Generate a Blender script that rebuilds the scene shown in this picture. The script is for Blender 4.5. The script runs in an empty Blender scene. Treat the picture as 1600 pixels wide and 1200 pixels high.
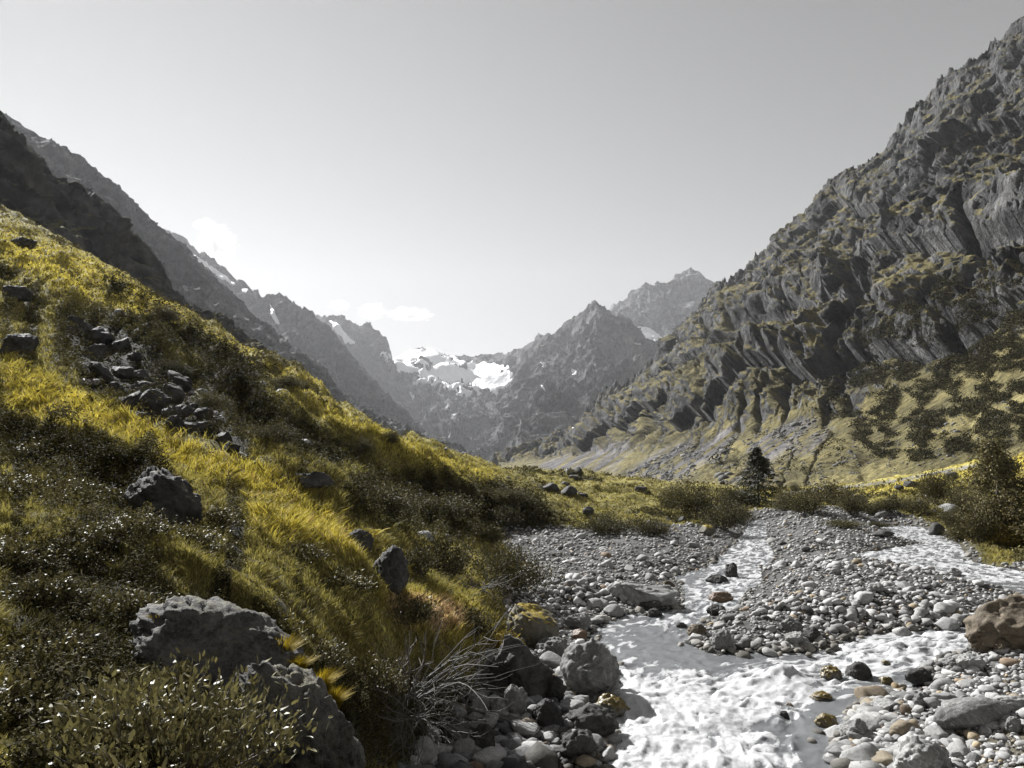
import bpy, math, time
import numpy as np
from mathutils import Vector
T0 = time.time()
R = math.radians
C = bpy.context.scene.collection
# ------------------------------------------------------------------ camera, sky, sun
H = 5.0                       # eye height above the river
FPX = 1164.0                  # focal length for a 1600 px wide frame
PITCH = math.atan(140.0/FPX)
cam = bpy.data.cameras.new("camera"); camo = bpy.data.objects.new("camera", cam); C.objects.link(camo)
camo.location = (0, 0, H); camo.rotation_euler = (R(90)+PITCH, 0, 0)
cam.sensor_width = 36.0; cam.lens = FPX*36.0/1600.0
cam.clip_start = 0.05; cam.clip_end = 60000
sc = bpy.context.scene; sc.camera = camo
SUN_AZ, SUN_EL = -41.0, 38.0   # degrees, azimuth measured from the view direction
world = bpy.data.worlds.new("World"); sc.world = world; world.use_nodes = True
wn = world.node_tree; wn.nodes.clear()
sky = wn.nodes.new('ShaderNodeTexSky'); sky.sky_type = 'NISHITA'; sky.sun_disc = False
sky.sun_elevation = R(SUN_EL); sky.sun_rotation = R(SUN_AZ)
sky.air_density = 1.0; sky.dust_density = 0.1; sky.ozone_density = 1.0; sky.altitude = 1700
hs = wn.nodes.new('ShaderNodeHueSaturation'); hs.inputs['Saturation'].default_value = 0.0
bg = wn.nodes.new('ShaderNodeBackground'); bg.inputs[1].default_value = 0.034
wo = wn.nodes.new('ShaderNodeOutputWorld')
# the sky is a little deeper overhead than near the horizon
tcw = wn.nodes.new('ShaderNodeTexCoord'); sxw = wn.nodes.new('ShaderNodeSeparateXYZ'); mrw = wn.nodes.new('ShaderNodeMapRange')
mrw.inputs[1].default_value = .05; mrw.inputs[2].default_value = .62; mrw.inputs[3].default_value = 1.12; mrw.inputs[4].default_value = .90
wn.links.new(tcw.outputs['Generated'], sxw.inputs[0]); wn.links.new(sxw.outputs[2], mrw.inputs[0])
gm_ = wn.nodes.new('ShaderNodeVectorMath'); gm_.operation = 'SCALE'; wn.links.new(mrw.outputs[0], gm_.inputs['Scale'])
wn.links.new(sky.outputs[0], hs.inputs['Color']); wn.links.new(hs.outputs[0], gm_.inputs[0]); wn.links.new(gm_.outputs[0], bg.inputs[0]); wn.links.new(bg.outputs[0], wo.inputs[0])
sl = bpy.data.lights.new("sun", 'SUN'); sl.energy = 5.0; sl.angle = R(0.5); sl.color = (1.0, 0.997, 0.99)
so = bpy.data.objects.new("sun", sl); C.objects.link(so)
sd = Vector((math.sin(R(SUN_AZ))*math.cos(R(SUN_EL)), math.cos(R(SUN_AZ))*math.cos(R(SUN_EL)), math.sin(R(SUN_EL))))
so.rotation_euler = sd.to_track_quat('Z', 'Y').to_euler(); so.location = (-60, 60, 120)
sc.view_settings.view_transform = 'Standard'; sc.view_settings.look = 'None'
sc.view_settings.exposure = 1.25; sc.view_settings.gamma = 1.0
sc.cycles.use_denoising = True; sc.cycles.denoising_prefilter = 'ACCURATE'
sc.cycles.max_bounces = 5; sc.cycles.diffuse_bounces = 2; sc.cycles.glossy_bounces = 2
sc.cycles.transmission_bounces = 4; sc.cycles.volume_bounces = 0; sc.cycles.transparent_max_bounces = 8
HAZE = 0.000042

# ------------------------------------------------------------------ maths helpers
rng = np.random.default_rng(7)
_perm = np.random.default_rng(3).permutation(256); _perm = np.concatenate([_perm, _perm, _perm])
_g = np.random.default_rng(5).normal(size=(256, 3)); _g /= np.linalg.norm(_g, axis=1)[:, None]
def perlin(P):
    P = np.asarray(P, float); i = np.floor(P).astype(np.int64); f = P-i; i &= 255
    w = f*f*f*(f*(f*6-15)+10)
    out = np.zeros(P.shape[:-1])
    for dx in (0, 1):
        for dy in (0, 1):
            for dz in (0, 1):
                h = _perm[_perm[_perm[(i[..., 0]+dx) & 255]+((i[..., 1]+dy) & 255)]+((i[..., 2]+dz) & 255)]
                g = _g[h]
                d = g[..., 0]*(f[..., 0]-dx)+g[..., 1]*(f[..., 1]-dy)+g[..., 2]*(f[..., 2]-dz)
                out += d*(w[..., 0] if dx else 1-w[..., 0])*(w[..., 1] if dy else 1-w[..., 1])*(w[..., 2] if dz else 1-w[..., 2])
    return out*1.5
def fbm(P, o=4, gain=.5, lac=2.03):
    a, s = 1.0, 0.0; P = np.asarray(P, float).copy()
    for _ in range(o):
        s = s+a*perlin(P); a *= gain; P = P*lac+17.3
    return s
def ridged(P, o=5, gain=.5, lac=2.07):
    a, s, w = 1.0, 0.0, 1.0; P = np.asarray(P, float).copy()
    for _ in range(o):
        n = (1-np.abs(perlin(P))*1.6); n = np.clip(n, 0, 1)**2
        s = s+a*n*w; w = np.clip(n*1.6, 0.15, 1); a *= gain; P = P*lac+11.1
    return s-0.9
def facets(P, seed=0, tilt=1.1):
    """broken rock: every cell is a plane with its own height and tilt"""
    P = np.asarray(P, float); sh = P.shape[:-1]; P = P.reshape(-1, 3); i = np.floor(P).astype(np.int64); f = P-i; best = np.full(len(P), 9.0); out = np.zeros(len(P))
    r = np.random.default_rng(90+seed); off = r.random((256, 3)); hv = r.uniform(-.5, .5, 256); tv = r.normal(size=(256, 3))*tilt
    for dx in (-1, 0, 1):
        for dy in (-1, 0, 1):
            for dz in (-1, 0, 1):
                h = _perm[_perm[_perm[(i[:, 0]+dx) & 255]+((i[:, 1]+dy) & 255)]+((i[:, 2]+dz) & 255)]
                q = f-np.array([dx, dy, dz])-off[h]; d = (q*q).sum(-1); m = d < best
                best = np.where(m, d, best); out = np.where(m, hv[h]+(tv[h]*q).sum(-1), out)
    return out.reshape(sh)
def P3(x, y, z=0.0, s=1.0): return np.stack(np.broadcast_arrays(np.asarray(x, float)/s, np.asarray(y, float)/s, np.asarray(z, float)/s), -1)
def sstep(a, b, x):
    t = np.clip((x-a)/(b-a), 0, 1); return t*t*(3-2*t)
cp, sp_ = math.cos(PITCH), math.sin(PITCH)
def ray(u, v):
    a = (np.asarray(u, float)-800)/FPX; b = (600-np.asarray(v, float))/FPX
    y = cp-b*sp_; z = sp_+b*cp
    return a/y, z/y            # x and z per metre of depth
def at(u, v, d):
    rx, rz = ray(u, v); return np.stack([rx*d, np.asarray(d, float)+0*rx, H+rz*d], -1)
def to_px(x, y, z):
    zc = z-H; f = y*cp+zc*sp_; up = -y*sp_+zc*cp; f = np.maximum(f, .05)
    return 800+FPX*x/f, 600-FPX*up/f
def in_poly(px, py, poly):
    poly = np.asarray(poly, float); inside = np.zeros(np.shape(px), bool); j = len(poly)-1
    for i in range(len(poly)):
        xi, yi = poly[i]; xj, yj = poly[j]
        c = ((yi > py) != (yj > py)); xs = (xj-xi)*(py-yi)/((yj-yi) if yj != yi else 1e-9)+xi
        inside ^= c & (px < xs); j = i
    return inside
def d_line(px, py, pts, closed=False, signed=False):
    pts = np.asarray(pts, float); best = np.full(np.shape(px), 1e9); bs = np.zeros(np.shape(px)); acc = 0
    n = len(pts) if closed else len(pts)-1
    for i in range(n):
        a = pts[i]; b = pts[(i+1) % len(pts)]; ab = b-a; L = math.hypot(*ab)+1e-9
        t = np.clip(((px-a[0])*ab[0]+(py-a[1])*ab[1])/(L*L), 0, 1)
        d = np.hypot(px-a[0]-t*ab[0], py-a[1]-t*ab[1]); m = d < best
        if signed and i == 0: sg = np.ones(np.shape(px))
        if signed: sg = np.where(m, np.sign((px-a[0])*ab[1]-(py-a[1])*ab[0]), sg)
        best = np.where(m, d, best); bs = np.where(m, acc+t*L, bs); acc += L
    return (best*sg, bs) if signed else (best, bs)
def sd_poly(px, py, poly):      # negative inside
    d, _ = d_line(px, py, poly, True); return np.where(in_poly(px, py, poly), -d, d)

# ------------------------------------------------------------------ object helpers
def tag(o, label=None, cat=None, group=None, kind=None):
    if label: o['label'] = label
    if cat: o['category'] = cat
    if group: o['group'] = group
    if kind: o['kind'] = kind
    return o
def mesh_np(name, verts, faces, mat, parent=None, col=None, smooth=True, attrs=None):
    """faces: one (n,k) array or a list of them"""
    me = bpy.data.meshes.new(name); verts = np.ascontiguousarray(verts, dtype=np.float32)
    if isinstance(faces, np.ndarray): faces = [faces]
    faces = [f for f in faces if len(f)]
    nl = sum(f.size for f in faces); nf = sum(len(f) for f in faces)
    me.vertices.add(len(verts)); me.vertices.foreach_set('co', verts.ravel())
    me.loops.add(nl); me.loops.foreach_set('vertex_index', np.concatenate([f.ravel() for f in faces]).astype(np.int32))
    st = []; o = 0
    for f in faces:
        st.append(o+np.arange(len(f))*f.shape[1]); o += f.size
    me.polygons.add(nf); me.polygons.foreach_set('loop_start', np.concatenate(st).astype(np.int32))
    me.polygons.foreach_set('use_smooth', np.full(nf, bool(smooth)))
    me.update(calc_edges=True)
    if col is not None:
        a = me.color_attributes.new('col', 'FLOAT_COLOR', 'POINT')
        c = np.ones((len(verts), 4), np.float32); c[:, :3] = col; a.data.foreach_set('color', c.ravel())
    for k, val in (attrs or {}).items():
        a = me.attributes.new(k, 'FLOAT', 'POINT'); a.data.foreach_set('value', np.asarray(val, np.float32).ravel())
    me.materials.append(mat)
    ob = bpy.data.objects.new(name, me); C.objects.link(ob)
    if parent is not None: ob.parent = parent
    return ob
def grid_faces(nv, nu):
    i = np.arange(nv-1)[:, None]*nu+np.arange(nu-1)[None]
    return np.stack([i, i+1, i+nu+1, i+nu], -1).reshape(-1, 4)
def empty(name, loc, label, cat, group=None):
    o = bpy.data.objects.new(name, None); o.location = [float(q) for q in loc]; C.objects.link(o); o.empty_display_size = .2
    return tag(o, label, cat, group)

# ------------------------------------------------------------------ materials
class N:
    def __init__(s, name):
        s.m = bpy.data.materials.new(name); s.m.use_nodes = True; s.t = s.m.node_tree; s.t.nodes.clear()
        s.out = s.add('ShaderNodeOutputMaterial')
    def add(s, t, **k):
        n = s.t.nodes.new(t)
        for a, b in k.items():
            if a.startswith('i_'):
                key = a[2:]; key = int(key) if key.isdigit() else key.replace('_', ' ')
                if isinstance(b, bpy.types.NodeSocket): s.t.links.new(b, n.inputs[key])
                else: n.inputs[key].default_value = b
            else: setattr(n, a, b)
        return n
    def mth(s, op, a, b=0.0, clamp=False):
        n = s.add('ShaderNodeMath', operation=op, use_clamp=clamp)
        for i, q in enumerate((a, b)):
            if isinstance(q, bpy.types.NodeSocket): s.t.links.new(q, n.inputs[i])
            else: n.inputs[i].default_value = q
        return n.outputs[0]
    def noise(s, vec, scale, detail=6, rough=.55, dist=0.0):
        n = s.add('ShaderNodeTexNoise'); n.inputs['Scale'].default_value = scale; n.inputs['Detail'].default_value = detail
        n.inputs['Roughness'].default_value = rough; n.inputs['Distortion'].default_value = dist
        if vec is not None: s.t.links.new(vec, n.inputs['Vector'])
        return n.outputs['Fac']
    def rng(s, v, a, b, c, d):
        n = s.add('ShaderNodeMapRange'); s.t.links.new(v, n.inputs[0])
        for i, q in enumerate((a, b, c, d)): n.inputs[i+1].default_value = q
        return n.outputs[0]
    def mix(s, f, a, b, mode='MIX'):
        n = s.add('ShaderNodeMix', data_type='RGBA', blend_type=mode)
        for i, q in ((0, f), (6, a), (7, b)):
            if isinstance(q, bpy.types.NodeSocket): s.t.links.new(q, n.inputs[i])
            else: n.inputs[i].default_value = q if i == 0 else (*q, 1.0)
        return n.outputs[2]
    def bump(s, h, strength, dist):
        n = s.add('ShaderNodeBump'); n.inputs['Strength'].default_value = strength; n.inputs['Distance'].default_value = dist
        s.t.links.new(h, n.inputs['Height']); return n.outputs[0]
    def fin(s, sh): s.t.links.new(sh, s.out.inputs[0]); return s.m
def vcol(n, f):
    """scale a colour by a value"""
    c = n.add('ShaderNodeCombineColor'); [n.t.links.new(f, c.inputs[i]) for i in range(3)]; return c.outputs[0]
def m_ground(name, sc_, bump_d, k=(.55, 1.45), bs=1.0, stretch=(1, 1, 1), r=(.37, .63)):
    n = N(name); geo = n.add('ShaderNodeNewGeometry')
    mp = n.add('ShaderNodeMapping', i_Vector=geo.outputs['Position']); mp.inputs['Scale'].default_value = stretch; p = mp.outputs[0]
    a = n.add('ShaderNodeAttribute', attribute_name='col').outputs[0]
    n1 = n.noise(p, sc_, 9, .62); n2 = n.noise(p, sc_*7, 6, .65)
    f = n.rng(n.mth('ADD', n.mth('MULTIPLY', n1, .55), n.mth('MULTIPLY', n2, .45)), r[0], r[1], k[0], k[1])
    c = n.mix(1.0, a, vcol(n, f), 'MULTIPLY')
    h = n.mth('ADD', n1, n.mth('MULTIPLY', n2, .6))
    b = n.add('ShaderNodeBsdfPrincipled', i_Base_Color=c, i_Roughness=.92, i_Normal=n.bump(h, bs, bump_d))
    b.inputs['Specular IOR Level'].default_value = .15
    return n.fin(b.outputs[0])
def m_leaf(name, rough=.5, spec=.35, trans=.45, var=.35):
    n = N(name); a = n.add('ShaderNodeAttribute', attribute_name='col').outputs[0]
    b = n.add('ShaderNodeBsdfPrincipled', i_Base_Color=a, i_Roughness=rough); b.inputs['Specular IOR Level'].default_value = spec
    t = n.add('ShaderNodeBsdfTranslucent', i_Color=n.mix(1.0, a, (1.2, 1.2, .9), 'MULTIPLY'))
    ms = n.add('ShaderNodeMixShader', i_0=trans); n.t.links.new(b.outputs[0], ms.inputs[1]); n.t.links.new(t.outputs[0], ms.inputs[2])
    return n.fin(ms.outputs[0])
def m_stone(name, scale, bump_d, c0=None, c1=None, moss=0.0, use_col=False, rough=.75, spec=.25, vein=0.0, lo=.75, hi=1.2, mosscol=(.11, .075, .008)):
    n = N(name); tc = n.add('ShaderNodeTexCoord').outputs['Object']
    if use_col: a = n.add('ShaderNodeAttribute', attribute_name='col').outputs[0]
    else:
        oi = n.add('ShaderNodeObjectInfo').outputs['Random']; a = n.mix(oi, c0, c1)
        tc = n.add('ShaderNodeVectorMath', operation='ADD', i_0=tc, i_1=vcol(n, n.mth('MULTIPLY', oi, 37.0))).outputs[0]
    n1 = n.noise(tc, scale, 8, .6, .4); n2 = n.noise(tc, scale*6, 5, .7); n3 = n.noise(tc, scale*22, 4, .7)
    f = n.rng(n.mth('ADD', n.mth('MULTIPLY', n1, .45), n.mth('ADD', n.mth('MULTIPLY', n2, .33), n.mth('MULTIPLY', n3, .22))), .39, .61, lo, hi)
    c = n.mix(1.0, a, vcol(n, f), 'MULTIPLY')
    if vein:
        v = n.noise(tc, scale*.8, 3, .5, 2.5); vv = n.rng(n.mth('ABSOLUTE', n.mth('SUBTRACT', v, .5)), 0, .02, vein, 0)
        c = n.mix(vv, c, (.5, .49, .47))
    if moss:
        g = n.add('ShaderNodeNewGeometry'); sx = n.add('ShaderNodeSeparateXYZ', i_0=g.outputs['Normal']).outputs[2]
        mm = n.rng(n.mth('ADD', sx, n.mth('MULTIPLY', n.mth('SUBTRACT', n1, .5), 2.2)), 1.0-moss, 1.25-moss, 0, .92)
        c = n.mix(mm, c, mosscol)
    h = n.mth('ADD', n1, n.mth('ADD', n.mth('MULTIPLY', n2, .4), n.mth('MULTIPLY', n3, .18)))
    b = n.add('ShaderNodeBsdfPrincipled', i_Base_Color=c, i_Roughness=rough, i_Normal=n.bump(h, .8, bump_d)); b.inputs['Specular IOR Level'].default_value = spec
    return n.fin(b.outputs[0])

# ------------------------------------------------------------------ the river bed in plan
def WL(y): return 0.006*np.asarray(y, float)          # water level
def plan(pts, off=0.1):
    u = np.array([p[0] for p in pts], float); v = np.array([p[1] for p in pts], float); rx, rz = ray(u, v)
    d = (H-off)/(.006-rz); return np.stack([rx*d, d], -1)
BED = plan([(560, 1500), (690, 1200), (735, 1150), (770, 1080), (800, 1010), (795, 960), (775, 925), (800, 900), (790, 870), (780, 845), (900, 842), (1000, 838), (1060, 832),
            (1140, 830), (1150, 815), (1180, 806), (1300, 803), (1400, 812), (1450, 822), (1510, 850), (1530, 880), (1600, 887), (1800, 895), (2300, 1000), (3000, 1500)])
WATER = [plan([(700, 1500), (800, 1300), (840, 1200), (930, 1190), (958, 1150), (925, 1120), (955, 1085), (950, 1040), (935, 1010), (922, 985), (955, 962), (1005, 952), (1062, 948),
               (1062, 915), (1050, 897), (1095, 885), (1115, 872), (1140, 852), (1155, 835), (1163, 818), (1178, 811), (1200, 812), (1198, 830), (1203, 850),
               (1215, 868), (1190, 890), (1195, 905), (1165, 925), (1155, 945), (1110, 958), (1090, 985), (1072, 1000), (1120, 1018), (1180, 1014), (1250, 1014), (1295, 1006), (1325, 988),
               (1420, 982), (1520, 975), (1600, 955), (1750, 935), (2000, 940), (2000, 1010), (1700, 1015), (1560, 1018), (1480, 1022), (1440, 1045), (1440, 1068), (1400, 1080), (1345, 1090), (1325, 1120), (1305, 1165),
               (1320, 1200), (1290, 1300), (1250, 1500)]),
         plan([(1372, 822), (1400, 818), (1440, 822), (1475, 836), (1500, 848), (1520, 876), (1600, 890), (1800, 900), (2000, 940), (1750, 960), (1600, 928), (1530, 916), (1440, 890), (1338, 870), (1330, 863), (1400, 853), (1440, 846), (1395, 836)])]
def wdist(x, y): return np.minimum(sd_poly(x, y, WATER[0]), sd_poly(x, y, WATER[1]))

# ------------------------------------------------------------------ the near ground as a height field
CT = [(-500, 1200, 3.5), (-500, 900, 6), (-600, 700, 12), (-600, 450, 30), (-500, 200, 70), (-600, 0, 120), (-600, 1700, 2.2), (300, 1900, 1.6), (800, 1900, 2.2), (1200, 1900, 6), (0, 1200, 4), (300, 1200, 4.6), (500, 1240, 7.0), (620, 1180, 11), (690, 1170, 13),
      (0, 1000, 6), (300, 1000, 7.5), (450, 1000, 9.5), (600, 1000, 13), (700, 1000, 16), (775, 985, 17.5), (700, 930, 22), (780, 900, 29), (560, 900, 16),
      (0, 800, 12), (0, 700, 19), (0, 600, 30), (0, 450, 60), (0, 345, 110), (0, 330, 170), (150, 800, 12.5), (300, 800, 14), (300, 700, 25), (300, 600, 45), (300, 500, 100), (300, 508, 170), (300, 600, 320), (0, 400, 320), (450, 690, 320), (600, 765, 320), (760, 775, 330), (900, 775, 330), (1000, 770, 330),
      (450, 800, 18), (450, 700, 38), (450, 600, 95), (600, 850, 20), (600, 800, 25), (600, 740, 42), (600, 700, 75), (600, 685, 110), (600, 706, 170),
      (760, 840, 42), (760, 800, 48), (760, 760, 75), (760, 733, 120), (760, 747, 200), (700, 850, 32), (680, 800, 36), (700, 760, 60), (700, 716, 120),
      (900, 838, 57), (900, 800, 68), (900, 760, 95), (900, 741, 130), (900, 753, 210), (1050, 826, 64), (1050, 790, 85), (1050, 760, 125), (1000, 752, 230), (1150, 800, 90), (1180, 775, 130), (1150, 765, 240),
      (1250, 797, 100), (1300, 775, 130), (1300, 762, 200), (1400, 805, 84), (1400, 785, 100), (1420, 758, 150), (1400, 745, 230), (1500, 830, 66), (1520, 790, 85), (1500, 742, 150), (1520, 718, 230),
      (1600, 870, 48), (1620, 820, 60), (1600, 750, 110), (1600, 712, 170), (1800, 800, 55), (1900, 700, 120), (1500, 1100, 15), (1700, 1000, 19), (1500, 900, 34), (1200, 950, 26), (1000, 1100, 14), (1000, 900, 34), (2300, 800, 40), (2300, 1200, 11)]
CTp = np.array([at(u, v, d) for u, v, d in CT])
YO = 5.0
def _st(x, y): yy = np.maximum(y, -3.0)+YO; return np.stack([x/yy*1.6, np.log(yy)], -1)
def _tk(r2): return np.where(r2 > 1e-12, r2*np.log(r2+1e-12)*.5, 0)
_a = _st(CTp[:, 0], CTp[:, 1]); _r2 = ((_a[:, None]-_a[None])**2).sum(-1)
_n = len(_a); _M = np.zeros((_n+3, _n+3)); _M[:_n, :_n] = _tk(_r2)+np.eye(_n)*.003; _M[:_n, _n] = 1; _M[:_n, _n+1:] = _a; _M[_n:, :_n] = _M[:_n, _n:].T
_val = CTp[:, 2]/(CTp[:, 1]+YO)
_W = np.linalg.solve(_M, np.concatenate([_val, np.zeros(3)]))
def base_z(x, y):
    q = _st(x, y); sh = q.shape[:-1]; q = q.reshape(-1, 2); o = np.empty(len(q))
    for k in range(0, len(q), 40000):
        b = q[k:k+40000]; r2 = ((b[:, None]-_a[None])**2).sum(-1); o[k:k+40000] = _tk(r2)@_W[:_n]+_W[_n]+b@_W[_n+1:]
    return o.reshape(sh)*(np.maximum(np.asarray(y), -3.0)+YO)
RIBS = [  # pixel polylines with a depth, crest height, width: the banks and ribs that throw the long shadows
    ([(0, 560, 34), (150, 630, 27), (300, 690, 24), (420, 745, 22), (490, 785, 21)], .9, 1.6),
    ([(0, 680, 20), (120, 720, 18), (200, 745, 16)], .55, 1.0),
    ([(380, 480, 120), (480, 600, 95), (600, 690, 85), (720, 735, 90)], 2.0, 6.0),
    ([(0, 400, 80), (150, 470, 60), (300, 560, 50), (450, 650, 45), (560, 715, 45), (640, 745, 48)], 1.6, 2.6),
    ([(100, 440, 90), (250, 500, 80), (400, 590, 70), (520, 660, 65), (640, 715, 70), (740, 745, 75)], 1.5, 3.2),
    ([(420, 840, 14), (520, 870, 14.5), (600, 930, 15), (650, 960, 15.5)], .35, .8),
    ([(560, 750, 44), (660, 765, 46), (760, 785, 52), (830, 820, 54)], 1.0, 2.0),
]
RIBW = [(np.array([at(*p)[:2] for p in r[0]]), r[1], r[2]) for r in RIBS]
def ground(x, y, fine=True):
    x = np.asarray(x, float); y = np.asarray(y, float)
    z = base_z(x, y); yy = np.maximum(y, 0)
    sb = sd_poly(x, y, BED); far = np.clip(yy/40, .25, 1.6)
    hill = sstep(0, 1, sb/(np.where(x < 3, 1.7, 3.0)*far))                 # 0 on the gravel, 1 on the grass
    slope = hill*sstep(2, -12, x)*sstep(2.5, 12, np.hypot(x, y))
    # hummocks, stretched along the hillside
    n1 = fbm(P3(x*.95+y*.3, y*.22, 1.7, 4.2), 4, .55); n2 = ridged(P3(x*1.2+y*.35, y*.33, 4.2, 9.0), 4, .5)
    z = z+slope*(n1*.85*far+n2*.4*far)
    rt = hill*sstep(-6, 8, x)*sstep(12, 40, yy)
    z = z+rt*(fbm(P3(x, y, 8.8, 6.0), 4, .55)*.65*far)
    for pl, hh, w in RIBW:
        d, _ = d_line(x, y, pl); z = z+hill*hh*np.exp(-(d/w)**2)
    z = z+hill*fbm(P3(x, y, 3.3, 1.1), 3, .5)*.12*np.clip(np.hypot(x, y)/5, .3, 1.5)
    w = wdist(x, y); wl = WL(yy)
    gr = wl+np.clip(w, 0, 4.0)*.16+.06+(fbm(P3(x, y, 5.0, 3.2), 4, .55)*.28+np.abs(fbm(P3(x*1.0, y*.6, 9.0, 6.0), 3))*.35)*sstep(0, 1.6, w)
    gr = np.where(w < 0, wl-np.clip(-w*.35, 0, .45)+.03, gr)
    z = gr*(1-hill)+z*hill
    bank = sstep(0, .6, sb)*(1-sstep(.6, 6, sb))*(x < 12)*(yy > 9)*.25
    if fine: z = z+fbm(P3(x, y, 2.0, .35), 3, .6)*.035
    return z+bank
def hit(u, v, dmin=2.0, dmax=420.0):
    rx, rz = ray(u, v); d = np.geomspace(dmin, dmax, 700); zz = ground(rx*d, d); zz = np.maximum(zz, WL(d)-.03); k = np.nonzero(H+rz*d < zz)[0]
    i = k[0] if len(k) else len(d)-1
    return float(rx*d[i]), float(d[i]), float(zz[i])

# colour zones of the ground cover, as soft areas round pixel outlines
def zone(u, v, poly, soft=18.0): return sstep(soft, -soft, sd_poly(u, v, poly))
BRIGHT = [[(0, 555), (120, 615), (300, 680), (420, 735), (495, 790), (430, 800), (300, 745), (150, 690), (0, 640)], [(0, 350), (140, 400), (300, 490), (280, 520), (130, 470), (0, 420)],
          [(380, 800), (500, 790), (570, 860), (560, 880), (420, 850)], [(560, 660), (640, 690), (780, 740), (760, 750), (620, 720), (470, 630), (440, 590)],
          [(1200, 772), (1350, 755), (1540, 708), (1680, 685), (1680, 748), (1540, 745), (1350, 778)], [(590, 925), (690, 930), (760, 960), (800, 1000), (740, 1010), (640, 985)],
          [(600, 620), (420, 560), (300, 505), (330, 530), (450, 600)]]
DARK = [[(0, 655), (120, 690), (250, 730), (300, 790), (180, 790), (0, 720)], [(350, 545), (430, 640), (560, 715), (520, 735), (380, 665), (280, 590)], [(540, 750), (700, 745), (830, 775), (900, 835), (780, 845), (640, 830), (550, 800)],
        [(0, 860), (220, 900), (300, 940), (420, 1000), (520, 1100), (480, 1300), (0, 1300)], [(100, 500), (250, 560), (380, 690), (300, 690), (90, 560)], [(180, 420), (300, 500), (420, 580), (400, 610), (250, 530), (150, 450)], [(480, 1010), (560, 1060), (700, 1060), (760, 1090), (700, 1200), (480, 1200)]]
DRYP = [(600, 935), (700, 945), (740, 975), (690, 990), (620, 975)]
def cover(x, y, z):
    """returns grass colour and heath amount at ground points"""
    u, v = to_px(x, y, z); far = np.clip(y/20, .5, 3)
    b = np.zeros(np.shape(x)); d = np.zeros(np.shape(x))
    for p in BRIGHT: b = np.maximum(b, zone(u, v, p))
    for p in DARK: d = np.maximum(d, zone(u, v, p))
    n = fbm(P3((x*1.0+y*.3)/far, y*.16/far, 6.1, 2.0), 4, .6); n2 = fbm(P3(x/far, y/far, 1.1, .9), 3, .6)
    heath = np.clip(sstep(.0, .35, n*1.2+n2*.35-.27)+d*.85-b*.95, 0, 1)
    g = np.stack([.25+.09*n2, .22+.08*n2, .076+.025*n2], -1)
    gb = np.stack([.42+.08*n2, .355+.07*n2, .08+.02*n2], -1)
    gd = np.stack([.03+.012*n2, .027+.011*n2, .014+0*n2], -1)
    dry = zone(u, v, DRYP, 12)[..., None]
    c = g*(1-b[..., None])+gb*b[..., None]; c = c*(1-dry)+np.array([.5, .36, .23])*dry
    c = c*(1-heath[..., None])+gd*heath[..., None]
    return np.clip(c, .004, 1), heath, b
M_ground = m_ground('meadow_soil', 2.2, .12, (.4, 1.5))
ss = np.linspace(-1.55, 1.75, 1050); tt = np.linspace(math.log(YO-2.6), math.log(330+YO), 800)
yy = np.exp(tt)-YO; Y, S = np.meshgrid(yy, ss, indexing='ij'); X = S*(Y+YO)
Z = ground(X, Y)
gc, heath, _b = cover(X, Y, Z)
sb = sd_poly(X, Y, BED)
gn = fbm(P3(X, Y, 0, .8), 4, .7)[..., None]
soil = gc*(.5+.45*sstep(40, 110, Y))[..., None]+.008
grav = np.array([.10, .098, .094])*(1+.5*gn); sand = np.array([.13, .118, .09])
U_, V_ = to_px(X, Y, Z)
sm = zone(U_, V_, [(1480, 1140), (1640, 1130), (1640, 1250), (1440, 1250)], 14)[..., None]
grav = grav*(1-sm)+sand*sm
wet = (1-sstep(.02, .25, wdist(X, Y)))[..., None]; grav = grav*(1-.6*wet)
k = sstep(-.3, .7, sb+gn[..., 0]*.8)[..., None]
col = grav*(1-k)+soil*k
pth = np.zeros(X.shape)
for pl in ([(1310, 764), (1400, 752), (1470, 738), (1560, 722)], [(1225, 772), (1290, 764)]):
    dd, _ = d_line(U_, V_, pl); pth = np.maximum(pth, (Y > 60)*sstep(4.5, 1.5, dd+2*gn[..., 0]))
col = col*(1-pth[..., None])+np.array([.2, .195, .18])*pth[..., None]
grd = mesh_np('ground', np.stack([X, Y, Z], -1).reshape(-1, 3), grid_faces(*X.shape), M_ground, col=np.clip(col.reshape(-1, 3), .004, 1))
tag(grd, kind='structure')
vf = bpy.data.meshes.new('valley_floor'); vf.from_pydata([(-9000, -60, -6), (9000, -60, -6), (9000, 12000, -6), (-9000, 12000, -6)], [], [(0, 1, 2, 3)]); vf.materials.append(m_ground('valley_soil', .05, 1.0))
a_ = vf.color_attributes.new('col', 'FLOAT_COLOR', 'POINT'); a_.data.foreach_set('color', [.12, .1, .05, 1]*4)
vfo = bpy.data.objects.new('valley_floor', vf); C.objects.link(vfo); tag(vfo, kind='structure')
print('ground', time.time()-T0)

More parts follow.
